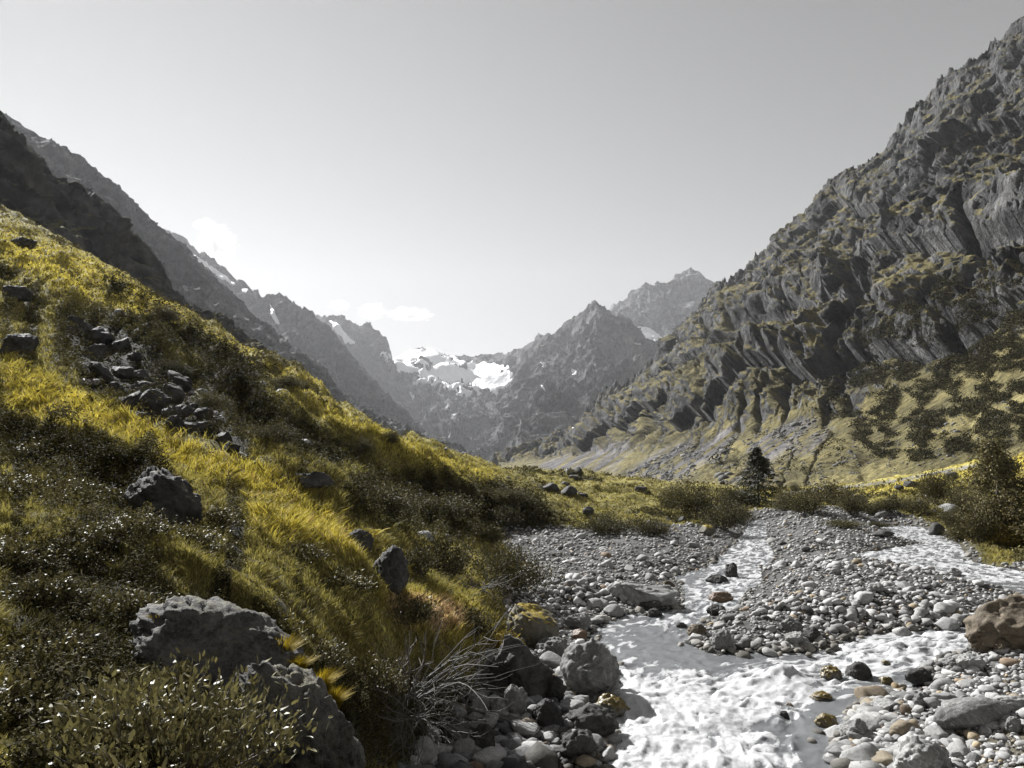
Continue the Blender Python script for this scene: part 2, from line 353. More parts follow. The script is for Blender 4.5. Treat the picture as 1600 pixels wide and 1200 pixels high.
# ------------------------------------------------------------------ the mountains
def m_mount(name, scale, bump_d, warp=(1, 1, .45), k=(.45, 1.5)):
    return m_ground(name, scale, bump_d, k, 1.0, warp)
def blur1(a, n, ax):
    for _ in range(n):
        p = np.pad(a, [(1, 1) if i == ax else (0, 0) for i in range(a.ndim)], 'edge')
        a = (np.take(p, range(0, a.shape[ax]), ax)+2*np.take(p, range(1, a.shape[ax]+1), ax)+np.take(p, range(2, a.shape[ax]+2), ax))/4
    return a
def mountain(name, rows, nu, nv, L, amp, colour, mat, shear=0.0, seed=0.0, zs=.35, spread=None, keep=.3, back=True, strata=None, big=(3.0, 1.6), surf=False, ledge=None, fac=.22, jag=.0032):
    """rows: foot first, ridge last; each row a list of (pixel u, pixel v, depth). Displaced along its normals by ridged noise."""
    a = np.linspace(0, 1, nu); R3 = []
    for i, r in enumerate(rows):
        p = np.array(r, float); w = p[:, 0]; 
        t = (w-w[0])/(w[-1]-w[0]); q = at(p[:, 0], p[:, 1], p[:, 2])
        r3 = np.stack([np.interp(a, t, q[:, j]) for j in range(3)], -1)
        if i < len(rows)-1: r3 = blur1(r3, int((nu/60)**2), 0)
        R3.append(r3)
    R3 = np.array(R3); nr = len(R3)
    tp = np.linspace(0, nr-1, nv); i0 = np.clip(tp.astype(int), 0, nr-2); f = (tp-i0)[:, None, None]
    p0 = R3[np.maximum(i0-1, 0)]; p1 = R3[i0]; p2 = R3[i0+1]; p3 = R3[np.minimum(i0+2, nr-1)]
    G = .5*((2*p1)+(-p0+p2)*f+(2*p0-5*p1+4*p2-p3)*f*f+(-p0+3*p1-3*p2+p3)*f**3) if nr > 2 else p1*(1-f)+p2*f
    if back:
        rd = G[-1]; hgt = np.maximum(rd[:, 2:3]-G[0][:, 2:3], 10); nb = max(8, nv//10); s = (np.arange(1, nb+1)/nb)[:, None, None]
        B = rd[None]+s*np.array([0, 1.0, 0])*hgt*.7-s**1.3*np.array([0, 0, 1.0])*hgt*.55
        G = np.concatenate([G, B], 0)
    du = np.gradient(G, axis=1); dv = np.gradient(G, axis=0); n = np.cross(du, dv); n /= np.linalg.norm(n, axis=-1, keepdims=True)+1e-9
    sgn = np.sign((n*np.array([0, -1, .6])).sum(-1, keepdims=True).mean()); n *= sgn
    T = np.concatenate([np.linspace(0, 1, nv), np.full(G.shape[0]-nv, 1.0)])[:, None]
    P = G.copy(); P[..., 0] += shear*G[..., 2]
    Q = P*np.array([1, 1, zs])/L+seed
    if surf:
        su = np.cumsum(np.linalg.norm(np.gradient(G[nv//2], axis=0), axis=-1)); sv = np.cumsum(np.linalg.norm(dv, axis=-1), axis=0)
        Q = np.stack([(su[None]+shear*sv)/L, sv*zs/L, 0*sv], -1)+seed
    damp = (1-(1-keep)*sstep(.84, 1.0, T))*sstep(0, .1, T+.03)
    if back: damp[nv:] = keep
    Lz = amp(T) if callable(amp) else amp*np.ones_like(T)
    W = np.stack([fbm(Q*.7+3.1, 3), fbm(Q*.7+9.7, 3), fbm(Q*.7+5.3, 3)], -1)*.35
    r = ridged(Q+W, 7, .52); r0 = fbm(Q/big[0]+2.2, 2)*big[1]
    disp = (r*(.8 if fac else 1)+r0)*Lz*damp
    if fac and not surf: disp = disp+(facets(P*np.array([1, 1, .6])/(L*.38)+seed+W)*fac+facets(P*np.array([1, 1, .7])/(L*.13)+seed+W*2, 3)*fac*.4)*Lz*damp
    if surf:
        Lz = Lz*(.45+.45*sstep(.15, .6, a))[None]
        w1 = fbm(P/70.0+3, 3)*26; w2 = fbm(P/25.0+8, 3)*9; sc2 = np.stack([(su[None]-.10*sv+w1)/52, (sv+0*su[None])/330, 0*sv+seed], -1); sc3 = np.stack([(su[None]+.05*sv+w1*.4+w2)/19, sv/140+0*su[None], 0*sv+seed+4], -1)
        c1 = np.exp(-(perlin(sc2)/.09)**2); c2_ = np.exp(-(perlin(sc3)/.10)**2); blk = facets(np.stack([(su[None]+w2)/38, (sv+w2)/58, 0*sv+seed], -1), 1, .7)*.20+facets(P*np.array([1, 1, .6])/13.0+w2[..., None]/20, 2)*.06+facets(P*np.array([1, 1, .7])/5.0+w2[..., None]/14, 3)*.03
        disp = (r*.62+r0*1.0-c1*.8-c2_*.16+blk+ridged(P/45.0+seed+2, 3, .5)*.10)*Lz*damp
    G = G+n*disp[..., None]
    dep_ = P[..., 1]; jn = facets(P*np.array([1, 1, .5])/(dep_.mean()*.022)+seed, 9, .9)*.8+ridged(P/(dep_.mean()*.03)+seed, 4, .6)
    G[..., 2] += (jn-.45)*jag*dep_*sstep(.86, .99, T)
    if ledge:
        kk, la, m0 = ledge; q = T*kk+fbm(Q*.55+8, 4)*.75; fr = q-np.floor(q)
        G = G+n*((.5-fr)*sstep(0, .25, fr)*la*sstep(m0, m0+.12, T)*damp)[..., None]
    if strata:
        h, sa, kx = strata; q = (G[..., 2]+kx*G[..., 0]+fbm(Q*.8, 3)*h*.8)/h; fr = q-np.floor(q)
        G = G+np.array([0, 1.0, 0])*((fr-.5)*sstep(1, .75, fr)*sa*damp)[..., None]
    du = np.gradient(G, axis=1); dv = np.gradient(G, axis=0); n2 = np.cross(du, dv); n2 /= np.linalg.norm(n2, axis=-1, keepdims=True)+1e-9; n2 *= sgn
    u, v = to_px(G[..., 0], G[..., 1], G[..., 2])
    nb_ = blur1(blur1(n2, 2, 0), 2, 1)
    c = colour(G, nb_, u, v, T, r)
    F = grid_faces(*G.shape[:2])
    if sgn < 0: F = F[:, ::-1]
    o = mesh_np(name, G.reshape(-1, 3), F, mat, col=np.clip(c.reshape(-1, 3), .003, 1)); tag(o, kind='structure')
    return G, n2, u, v
def rockcol(G, L, lo=.10, hi=.22, tan=.0, s=0):
    n = fbm(G/np.array([L, L, L*.5])+s, 5, .6); g = (lo+hi)/2+(hi-lo)*n
    return np.clip(np.stack([g*(1+tan), g*(1+tan*.55), g*(1-tan*.2)], -1), .01, .8)
def fbm_px(u, v, s): return fbm(P3(u, v, .5, s), 4, .6)
def patches(name, G, n2, mask, thick, mat, labels, cat):
    """snow lying on the rock: the faces under the mask, lifted along the normal; each patch its own object"""
    nv, nu = G.shape[:2]; out = []
    for lab, m in zip(labels, mask):
        t = blur1(blur1(m.astype(float), 2, 0), 2, 1); m2 = t > .35
        f = m2[:-1, :-1] & m2[1:, :-1] & m2[:-1, 1:] & m2[1:, 1:]
        if f.sum() < 3: print('empty patch', lab); continue
        lb = np.where(f, np.arange(f.size).reshape(f.shape)+1, 0)
        for _ in range(400):
            q = lb.copy()
            q[1:] = np.maximum(q[1:], lb[:-1]); q[:-1] = np.maximum(q[:-1], lb[1:]); q[:, 1:] = np.maximum(q[:, 1:], lb[:, :-1]); q[:, :-1] = np.maximum(q[:, :-1], lb[:, 1:])
            q *= f
            if (q == lb).all(): break
            lb = q
        ids_, ct_ = np.unique(lb[lb > 0], return_counts=True); f = lb == ids_[ct_.argmax()]
        F = grid_faces(nv, nu).reshape(nv-1, nu-1, 4)[f]
        nbl = 24 if name == 'glacier' else 2; Gs = blur1(blur1(G, nbl, 0), nbl, 1)
        V = Gs+n2*0+np.array([0, -.75, .65])*(thick*(.25+t))[..., None]
        ids, inv = np.unique(F, return_inverse=True); V = V.reshape(-1, 3)[ids]
        o = mesh_np(name, V, inv.reshape(-1, 4), mat); tag(o, lab, cat, 'snow patches on the far peaks' if name == 'snow_patch' else None); out.append(o)
    return out
n_ = N('snow'); g_ = n_.add('ShaderNodeNewGeometry').outputs['Position']
nn = n_.noise(g_, .012, 6, .6); b_ = n_.add('ShaderNodeBsdfPrincipled', i_Base_Color=n_.mix(nn, (.8, .82, .84), (.93, .93, .93)), i_Roughness=.6, i_Normal=n_.bump(nn, .6, 30.0)); M_snow = n_.fin(b_.outputs[0])

M_far = m_mount('far_rock', .008, 75.0, (1, 1, .6), (.3, 1.75)); M_mid = m_mount('rock_face', .035, 9.0, (1, 1, .7), (.3, 1.6)); M_crag = m_mount('crag_rock', .06, 3.0)
# head of the valley
foot = lambda d, v=735: v
Gh, nh, uh, vh = mountain('valley_head', [
    [(560, 745, 3000), (640, 745, 2800), (720, 745, 2500), (800, 745, 2500), (900, 745, 2700), (1050, 745, 3000)],
    [(560, 700, 3500), (640, 690, 3300), (700, 680, 3200), (780, 668, 3200), (860, 680, 3300), (1050, 700, 3600)],
    [(560, 640, 4000), (640, 630, 3800), (700, 640, 3600), (780, 630, 3600), (860, 620, 3800), (1050, 600, 4200)],
    [(560, 600, 4500), (625, 592, 4300), (700, 608, 4100), (780, 615, 4000), (815, 595, 4200), (1050, 560, 4700)],
    [(540, 575, 5000), (606, 566, 4950), (618, 560, 4900), (628, 557, 4900), (640, 548, 4900), (655, 541, 4900), (668, 547, 4900), (690, 552, 4950), (705, 555, 5000), (730, 553, 5000), (760, 554, 5000), (775, 553, 5000), (800, 545, 4900), (830, 541, 4800), (870, 535, 4700), (1060, 520, 4900)]],
    520, 380, 420, 95, lambda G, n, u, v, T, r: rockcol(G, 300, .045, .17)+.4*(zone(u, v, [(640, 600), (700, 615), (770, 622), (740, 640), (700, 690), (650, 640)], 6)*sstep(.22, .4, fbm_px(u*1.0, v*1.6, 11)))[..., None], M_far, zs=.4, seed=1.3, keep=.08)
wob = lambda u, v, a=7: (u+a*fbm_px(u, v, 22), v+a*fbm_px(u+90, v, 18))
def pm(u, v, poly, a=6): uu, vv = wob(u, v, a); return in_poly(uu, vv, poly)
gl = pm(uh, vh, [(616, 560), (628, 552), (660, 548), (678, 549), (700, 560), (726, 566), (750, 568), (776, 568), (808, 590), (798, 605), (775, 622), (755, 612), (735, 606), (700, 600), (672, 596), (650, 588), (618, 588)], 5)
hole = pm(uh, vh, [(640, 568), (660, 565), (678, 572), (675, 581), (650, 579)], 6)
low = pm(uh, vh, [(676, 596), (720, 606), (756, 616), (748, 626), (716, 622), (690, 612), (650, 604), (640, 596)], 5) & (fbm_px(uh, vh, 7) > -.12)
scat = pm(uh, vh, [(640, 610), (680, 640), (720, 660), (700, 700), (660, 660), (630, 625)], 5) & (fbm_px(uh, vh, 11) > .38)
patches('glacier', Gh, nh, [(gl & ~hole) | low], 24, M_snow, ['white glacier in the bowl at the head of the valley'], 'glacier')
patches('snow_patch', Gh, nh, [pm(uh, vh, [(690, 645), (715, 648), (712, 654), (692, 651)], 3) | pm(uh, vh, [(660, 627), (672, 638), (668, 640), (655, 630)], 3), pm(uh, vh, [(714, 694), (735, 708), (740, 722), (728, 714), (716, 704)], 3), pm(uh, vh, [(732, 688), (754, 690), (750, 696), (735, 697)], 3), pm(uh, vh, [(636, 606), (650, 620), (656, 632), (646, 624)], 3), pm(uh, vh, [(800, 596), (812, 590), (806, 606), (796, 604)], 3)], 8, M_snow,
        ['broken snow streak on the slabs below the glacier', 'narrow snow tongue in the gully at the very bottom of the valley head', 'small snow patch right of the narrow tongue at the foot of the valley head', 'thin snow runnel under the left end of the glacier', 'snow scrap just off the right end of the glacier'], 'snow')
# the bright tall peak behind, then the spike in front of it
Gp, np_, up_, vp = mountain('tall_peak', [
    [(900, 640, 4700), (980, 620, 4500), (1100, 620, 4400), (1250, 640, 4400)],
    [(910, 560, 4900), (985, 545, 4700), (1045, 545, 4500), (1100, 540, 4500), (1250, 560, 4600)],
    [(930, 510, 5200), (990, 500, 4950), (1030, 478, 4800), (1075, 495, 4700), (1130, 490, 4750), (1250, 520, 4900)],
    [(930, 498, 5500), (955, 480, 5450), (975, 463, 5400), (995, 447, 5350), (1008, 441, 5300), (1022, 444, 5300), (1030, 447, 5300), (1040, 439, 5250), (1048, 438, 5250), (1055, 427, 5200), (1066, 420, 5200), (1078, 418, 5150), (1090, 424, 5150), (1100, 431, 5150), (1112, 439, 5150), (1122, 450, 5150), (1180, 480, 5100), (1250, 510, 5100)]],
    420, 240, 330, 85, lambda G, n, u, v, T, r: rockcol(G, 200, .06, .22), M_far, zs=.3, seed=7.3, keep=.08, shear=.3)
patches('snow_patch', Gp, np_, [pm(up_, vp, [(994, 512), (1012, 514), (1022, 518), (1040, 536), (1036, 542), (1010, 530)], 3)], 12, M_snow, ['bright snow field in the notch between the spiked peak and the tall peak'], 'snow')
Gs, ns, us, vs = mountain('spiked_peak', [
    [(700, 748, 2300), (780, 748, 2000), (860, 748, 1900), (1100, 748, 2300)],
    [(715, 726, 2600), (770, 722, 2400), (815, 705, 2300), (880, 690, 2200), (1100, 690, 2500)],
    [(745, 694, 3000), (775, 665, 2900), (800, 645, 2800), (850, 610, 2700), (930, 600, 2600), (1100, 620, 2800)],
    [(798, 612, 3600), (812, 600, 3400), (840, 580, 3300), (880, 560, 3150), (930, 530, 3000), (1000, 560, 3100), (1100, 590, 3200)],
    [(806, 560, 4300), (812, 546, 4200), (820, 537, 4150), (840, 522, 4100), (850, 519, 4050), (862, 518, 4000), (880, 505, 3900), (900, 492, 3800), (912, 482, 3700), (922, 472, 3600), (931, 466, 3550), (940, 474, 3550), (952, 484, 3600), (960, 492, 3600), (972, 490, 3600), (985, 500, 3600), (998, 516, 3600), (1020, 538, 3650), (1060, 560, 3700), (1110, 570, 3800)]],
    620, 460, 360, 88, lambda G, n, u, v, T, r: rockcol(G, 220, .04, .17), M_far, zs=.35, seed=4.1, keep=.07, shear=-.25)
sp_m = []; sp_l = []
for poly, lab in [([(843, 566), (853, 566), (854, 574), (846, 574)], 'small square snow patch high on the face of the spiked peak'), ([(892, 577), (902, 580), (901, 588), (893, 587)], 'snow dot below the summit of the spiked peak'),
                  ([(842, 603), (862, 605), (864, 611), (846, 608)], 'flat snow streak in the middle of the spiked peak face'), ([(928, 568), (934, 574), (930, 576)], 'tiny snow fleck right of centre on the spiked peak face'),
                  ([(982, 533), (1002, 538), (1001, 541), (985, 538)], 'thin snow ledge on the dark right flank of the spiked peak'), ([(864, 578), (870, 580), (868, 584), (863, 582)], 'snow speck between the square patch and the larger dot')]:
    sp_m.append(pm(us, vs, poly, 2)); sp_l.append(lab)
patches('snow_patch', Gs, ns, sp_m, 8, M_snow, sp_l, 'snow')
# left ranges, farthest first
_ra = [(440, 520, 4600), (470, 500, 4500), (495, 492, 4400), (510, 494, 4300), (530, 494, 4300), (545, 500, 4300), (560, 506, 4250), (575, 509, 4250), (590, 514, 4250), (600, 522, 4200), (605, 530, 4200), (606, 540, 4200), (610, 552, 4150), (613, 590, 4120), (628, 625, 4000), (650, 655, 3900), (690, 685, 3700)]
Ga, na, ua, va = mountain('snow_ridge', [
    [(440, 745, 2500), (560, 745, 2500), (660, 745, 2500), (740, 745, 2400)],
    [(440, 640, 3300), (540, 650, 3200), (640, 680, 3100), (700, 700, 3000)],
    [(440, 560, 3900), (520, 565, 3800), (590, 610, 3700), (660, 670, 3500)], _ra],
    380, 260, 320, 60, lambda G, n, u, v, T, r: rockcol(G, 260, .05, .10), M_far, zs=.35, seed=2.7, keep=.06)
patches('snow_patch', Ga, na, [pm(ua, va, [(512, 500), (530, 508), (545, 528), (556, 540), (540, 541), (528, 524)], 3), pm(ua, va, [(586, 549), (626, 554), (628, 562), (610, 574), (600, 566)], 3)], 10, M_snow,
        ['slanting snow field under the flat-topped ridge left of the glacier', 'grey snow field tucked between the ridge end and the glacier'], 'snow')
_rb = [(200, 345, 3300), (230, 352, 3200), (245, 356, 3150), (262, 360, 3100), (278, 362, 3050), (290, 372, 3050), (300, 385, 3000), (312, 396, 3000), (320, 392, 2950), (330, 402, 2950), (345, 412, 2900), (360, 428, 2850), (378, 440, 2800), (395, 450, 2800), (404, 452, 2750), (409, 461, 2750), (420, 456, 2750), (430, 459, 2700), (437, 452, 2700), (448, 462, 2700), (465, 475, 2650), (480, 478, 2600), (490, 484, 2600), (496, 496, 2600), (520, 515, 2600), (545, 545, 2550), (575, 580, 2500), (610, 615, 2400), (650, 655, 2300), (690, 695, 2200), (725, 722, 2100)]
Gb, nb2, ub, vb = mountain('jagged_ridge', [
    [(200, 748, 1500), (400, 748, 1500), (560, 748, 1500), (740, 748, 1500)],
    [(200, 560, 2200), (330, 560, 2100), (450, 600, 2000), (580, 660, 1900), (735, 738, 1800)],
    [(200, 440, 2700), (320, 460, 2600), (430, 520, 2400), (560, 620, 2200), (730, 730, 1950)], _rb],
    640, 300, 240, 52, lambda G, n, u, v, T, r: rockcol(G, 160, .045, .10), M_far, zs=.35, seed=5.9, keep=.06, shear=.25)
patches('snow_patch', Gb, nb2, [pm(ub, vb, [(303, 398), (325, 412), (345, 428), (372, 446), (366, 448), (330, 428), (308, 410)], 2), pm(ub, vb, [(378, 452), (390, 453), (386, 460), (379, 459)], 2), pm(ub, vb, [(420, 474), (430, 490), (441, 512), (432, 510), (422, 490)], 2)], 7, M_snow,
        ['long pale snow strip below the crest beside the rising cloud', 'small bright snow patch above the gully of the jagged ridge', 'snow-filled gully left of the pointed teeth of the jagged ridge'], 'snow')
_rc = [(-260, 60, 900), (-100, 130, 950), (0, 172, 1000), (10, 180, 1010), (25, 187, 1020), (40, 200, 1030), (55, 210, 1040), (70, 217, 1050), (90, 228, 1060), (105, 238, 1070), (112, 248, 1080), (125, 252, 1090), (140, 262, 1100), (155, 272, 1110), (168, 286, 1130), (180, 294, 1140), (192, 306, 1150), (205, 316, 1160), (215, 332, 1170), (228, 346, 1180), (240, 354, 1190), (255, 364, 1200), (275, 376, 1220), (300, 398, 1230), (330, 425, 1250), (352, 446, 1260), (378, 470, 1270), (410, 500, 1280), (440, 525, 1290), (470, 548, 1300), (500, 575, 1300), (520, 600, 1300), (545, 625, 1300), (580, 648, 1300), (620, 670, 1300), (660, 690, 1300), (700, 712, 1300), (730, 724, 1300)]
Gc, nc, uc, vc = mountain('hazy_slope', [
    [(-260, 748, 500), (100, 748, 600), (350, 748, 700), (560, 748, 800), (740, 748, 900)],
    [(-260, 480, 560), (60, 480, 650), (250, 540, 750), (400, 600, 850), (560, 680, 950), (735, 738, 1000)],
    [(-260, 240, 750), (40, 300, 830), (200, 400, 900), (380, 530, 1000), (540, 650, 1100), (732, 732, 1150)], _rc],
    760, 340, 90, 17, lambda G, n, u, v, T, r: rockcol(G, 60, .03, .08)+.09*sstep(.15, .6, fbm_px(u*.6+v*.8, (v-u*.8)*3, 60))[..., None], M_mid, zs=.35, seed=8.2, keep=.15)
# the dark crag above the meadow on the left
_rd = [(-300, 20, 190), (-120, 90, 200), (-20, 140, 208), (0, 163, 210), (8, 178, 212), (12, 192, 214), (28, 210, 216), (40, 228, 218), (55, 240, 220), (68, 262, 222), (82, 280, 224), (96, 288, 226), (112, 292, 228), (130, 292, 232), (146, 297, 236), (160, 308, 240), (172, 322, 242), (180, 336, 244), (184, 352, 246), (196, 368, 248), (210, 382, 250), (228, 398, 252), (245, 412, 254), (260, 428, 256), (268, 444, 258), (290, 462, 262), (320, 488, 266), (360, 500, 268), (385, 522, 270), (430, 560, 275), (480, 610, 280)]
Gd, nd, ud, vd = mountain('dark_crag', [
    [(-300, 420, 120), (0, 470, 135), (200, 560, 150), (480, 720, 190)],
    [(-300, 300, 135), (0, 360, 150), (120, 420, 165), (250, 490, 185), (480, 660, 220)],
    [(-300, 180, 160), (0, 270, 180), (90, 340, 195), (200, 420, 220), (300, 490, 240), (480, 630, 255)], _rd],
    560, 380, 34, 6.0, lambda G, n, u, v, T, r: rockcol(G, 12, .025, .085)*(1-sstep(.62, .8, n[..., 2])[..., None])+np.array([.12, .108, .05])*sstep(.62, .8, n[..., 2])[..., None], M_crag, zs=.55, seed=3.4, keep=.3, shear=-.5)
# the great wall on the right
ridge = [(770, 726, 1500), (800, 716, 1480), (850, 700, 1450), (890, 672, 1420), (905, 655, 1400), (930, 622, 1380), (950, 608, 1360), (985, 590, 1330), (1010, 568, 1300), (1035, 540, 1270), (1060, 512, 1240), (1085, 482, 1210), (1110, 455, 1180), (1130, 440, 1150), (1160, 420, 1110), (1185, 400, 1080), (1212, 385, 1050), (1225, 362, 1030), (1250, 338, 1000), (1262, 318, 980), (1280, 300, 960), (1292, 284, 940), (1312, 278, 930), (1325, 262, 920), (1345, 262, 900), (1362, 256, 890), (1375, 240, 880), (1390, 230, 870), (1398, 205, 850), (1412, 196, 840), (1418, 176, 830), (1430, 166, 820), (1437, 152, 810), (1455, 152, 800), (1462, 132, 790), (1485, 108, 780), (1500, 98, 770), (1520, 86, 760), (1545, 76, 745), (1555, 60, 735), (1575, 42, 720), (1592, 24, 710), (1600, 18, 705), (1680, -60, 670), (1900, -220, 600)]
def rcolour(G, n, u, v, T, r):
    c = rockcol(G, 26, .026, .105, .01); f1 = fbm(G/np.array([22, 22, 14.])+4, 4, .6); f2 = fbm(G/np.array([90, 90, 60.])+1, 3)
    gm = sstep(.52, .68, n[..., 2]+f1*.08)*sstep(560, 330, G[..., 2]+f2*90)
    talus = sstep(.30, .24, T+f1*.03)
    gm = np.maximum(gm, talus*sstep(.30, .5, n[..., 2]))
    grass = np.stack([.13+.05*f1, .112+.04*f1, .05+.015*f1], -1)*(1+.35*talus)[..., None]
    c = c*(1-gm[..., None])+grass*gm[..., None]
    # scree fans run straight down the lower slope
    sc1 = np.zeros(u.shape)
    for poly in SCREE: sc1 = np.maximum(sc1, zone(u+8*f1, v+5*f2, poly, 7))
    st = fbm(np.stack([(u*.82+v*.57)/60, (v*.82-u*.0+u*.57)/7, u*0], -1), 3)
    sc1 = sc1*sstep(-.35, .1, st)
    c = c*(1-sc1[..., None])+np.array([.15, .143, .143])*(1+.35*f1[..., None])*sc1[..., None]
    ochre = sstep(.45, .8, f2+.6*f1)*(1-gm)*.5
    return c*(1-ochre[..., None])+np.array([.15, .132, .1])*ochre[..., None]
SCREE = [[(830, 725), (960, 690), (1000, 690), (960, 735), (870, 738)], [(960, 740), (1060, 690), (1110, 690), (1080, 745), (1000, 752)], [(1050, 725), (1110, 690), (1160, 648), (1175, 655), (1110, 720), (1080, 740)],
         [(1175, 690), (1240, 655), (1280, 658), (1220, 710), (1190, 730), (1160, 745)], [(1225, 715), (1275, 675), (1300, 668), (1270, 705)], [(1140, 755), (1190, 725), (1215, 745), (1180, 765)]]
WALL = [[(770, 748, 950), (900, 750, 640), (1000, 762, 400), (1100, 778, 270), (1200, 782, 220), (1330, 775, 195), (1470, 755, 180), (1600, 725, 165), (1900, 690, 140)],
        [(770, 733, 1100), (860, 722, 950), (920, 716, 760), (1000, 722, 520), (1100, 718, 370), (1230, 712, 300), (1360, 695, 265), (1480, 660, 240), (1620, 600, 215), (1900, 520, 190)],
        [(770, 730, 1200), (860, 712, 1100), (950, 705, 820), (1010, 690, 640), (1120, 678, 470), (1200, 645, 430), (1290, 640, 380), (1400, 590, 340), (1500, 540, 310), (1620, 470, 280), (1900, 350, 250)],
        [(770, 728, 1300), (870, 700, 1200), (960, 650, 900), (1020, 610, 760), (1110, 580, 640), (1200, 530, 560), (1290, 520, 470), (1380, 490, 420), (1500, 430, 380), (1620, 400, 340), (1900, 260, 300)],
        [(770, 727, 1400), (880, 685, 1320), (980, 612, 1080), (1050, 550, 950), (1120, 510, 850), (1200, 450, 740), (1290, 420, 640), (1370, 400, 560), (1480, 330, 500), (1620, 250, 450), (1900, 80, 400)],
        [(770, 726.5, 1450), (885, 678, 1380), (1000, 590, 1230), (1080, 510, 1100), (1140, 455, 1010), (1220, 400, 900), (1300, 340, 800), (1390, 300, 700), (1480, 210, 620), (1620, 120, 560), (1900, -80, 500)], ridge]
Gr, nrr, ur, vr = mountain('rock_wall', WALL, 1150, 760, 160, lambda T: 2+25*sstep(.25, .42, T)+7*sstep(.5, .9, T), rcolour, M_mid, zs=.45, seed=6.6, keep=.25, shear=-.12, surf=True, ledge=(4.5, 30, .28), big=(2.2, 1.3), jag=.007)
patches('snow_patch', Gr, nrr, [pm(ur, vr, [(892, 670), (908, 664), (906, 668), (893, 676)], 1)], 3, M_snow, ['small bright snow wedge at the dark foot of the right wall'], 'snow')
print('mountains', time.time()-T0)
# ------------------------------------------------------------------ haze
def make_haze():
    me = bpy.data.meshes.new('haze'); x0, x1, y0, y1, z0, z1 = -3600, 3600, -200, 6400, -7.2, 1750
    vs_ = [(x, y, z) for x in (x0, x1) for y in (y0, y1) for z in (z0, z1)]
    me.from_pydata(vs_, [], [(0, 1, 3, 2), (4, 6, 7, 5), (0, 4, 5, 1), (2, 3, 7, 6), (0, 2, 6, 4), (1, 5, 7, 3)])
    m = bpy.data.materials.new('haze'); m.use_nodes = True; t = m.node_tree; t.nodes.clear()
    o = t.nodes.new('ShaderNodeOutputMaterial'); v = t.nodes.new('ShaderNodeVolumePrincipled'); v.inputs['Color'].default_value = (.90, .915, .94, 1); v.inputs['Density'].default_value = HAZE; v.inputs['Anisotropy'].default_value = .35
    t.links.new(v.outputs[0], o.inputs['Volume']); me.materials.append(m); h = bpy.data.objects.new('haze', me); C.objects.link(h); tag(h, kind='stuff')
make_haze()
# ------------------------------------------------------------------ water
FL = [plan(p, 0) for p in ([(1188, 811), (1180, 850), (1160, 880), (1110, 920), (1060, 960), (1000, 1010), (985, 1060), (1020, 1120), (1060, 1200), (1080, 1500)],
      [(2000, 975), (1750, 975), (1560, 985), (1450, 1000), (1340, 1035), (1240, 1055), (1150, 1090), (1090, 1150), (1060, 1250), (1050, 1500)],
      [(1385, 822), (1455, 835), (1420, 862), (1500, 890), (1600, 910), (1750, 930), (2000, 960)])]
ws = np.linspace(-.35, 1.3, 900); wt = np.linspace(math.log(YO+7.5), math.log(YO+96), 900)
WY, WS_ = np.meshgrid(np.exp(wt)-YO, ws, indexing='ij'); WX = WS_*(WY+YO)
wd = wdist(WX, WY)
foam = np.zeros(WX.shape); hh = np.zeros(WX.shape); wsum = np.zeros(WX.shape)
for k, ln in enumerate(FL):
    d, s = d_line(WX, WY, ln, signed=True); w = np.exp(-np.abs(d)/1.6)+1e-6
    fw = np.stack([s/.75, d/.33, np.full(s.shape, k*7.7)], -1); wr = fbm(fw*.6, 2)[..., None]*.6
    f1 = fbm(fw+wr, 5, .62); f2 = ridged(fw*.8+wr+3, 4, .55)
    if k == 0: best_ = np.abs(d)+9; fs_ = s; fd_ = d
    mm_ = np.abs(d) < best_; best_ = np.where(mm_, np.abs(d), best_); fs_ = np.where(mm_, s+k*40, fs_); fd_ = np.where(mm_, d, fd_)
    foam += w*(f1*.9+f2*.35); hh += w*(f2*.012+f1*.018+ridged(np.stack([s/1.5, d/2.6, np.full(s.shape, k*3.1)], -1)+wr*.5, 3, .5)*.065); wsum += w
foam /= wsum; hh /= wsum
wu, wv = to_px(WX, WY, WL(WY))
rap = np.maximum(zone(wu, wv, [(930, 1040), (1130, 1050), (1250, 1030), (1340, 1000), (1600, 960), (1600, 1010), (1420, 1040), (1280, 1080), (1240, 1130), (1300, 1400), (700, 1400), (930, 1190)], 22), .55*zone(wu, wv, [(950, 960), (1060, 950), (1100, 900), (1170, 830), (1210, 830), (1200, 900), (1150, 950), (1090, 970), (1060, 1000)], 12))
rap = np.maximum(rap, .6*(WY > 34)*(wu > 1300))
calm = np.maximum(zone(wu, wv, [(1000, 985), (1080, 975), (1110, 1015), (1200, 1020), (1170, 1040), (1040, 1040), (990, 1020)], 14), zone(wu, wv, [(1180, 1150), (1330, 1110), (1340, 1260), (1200, 1260)], 22)*.8)
dist = np.hypot(WX, WY)
hs_ = hh*(.5+1.0*rap)+fbm(P3(WX, WY, 0, .45), 4, .6)*.03*(.4+rap)
for (mu, mv, mh, mr) in ((1222, 1062, .30, .45), (1215, 1075, .15, .8), (985, 1105, .16, .5), (1080, 1115, .18, .9), (1000, 1170, .15, .8), (1150, 1190, .14, .9)):
    c_ = plan([(mu, mv)], 0)[0]; q = np.exp(-((WX-c_[0])**2+((WY-c_[1])*1.3)**2)/mr**2); hs_ += mh*q; foam += .5*q
WZ = WL(WY)+hs_*sstep(.1, -.35, wd)+.02
fm = sstep(-.22, .38, foam+rap*.62-calm*.55+(hh-.02)*1.6-.12)
fm = np.maximum(fm, sstep(-.25, 0, wd)*sstep(-.3, .4, foam+.1)*.8)
fc = (wd < .4); f = fc[:-1, :-1] & fc[1:, :-1] & fc[:-1, 1:] & fc[1:, 1:]
Fw = grid_faces(*WX.shape).reshape(WX.shape[0]-1, -1, 4)[f]; ids, inv = np.unique(Fw, return_inverse=True)
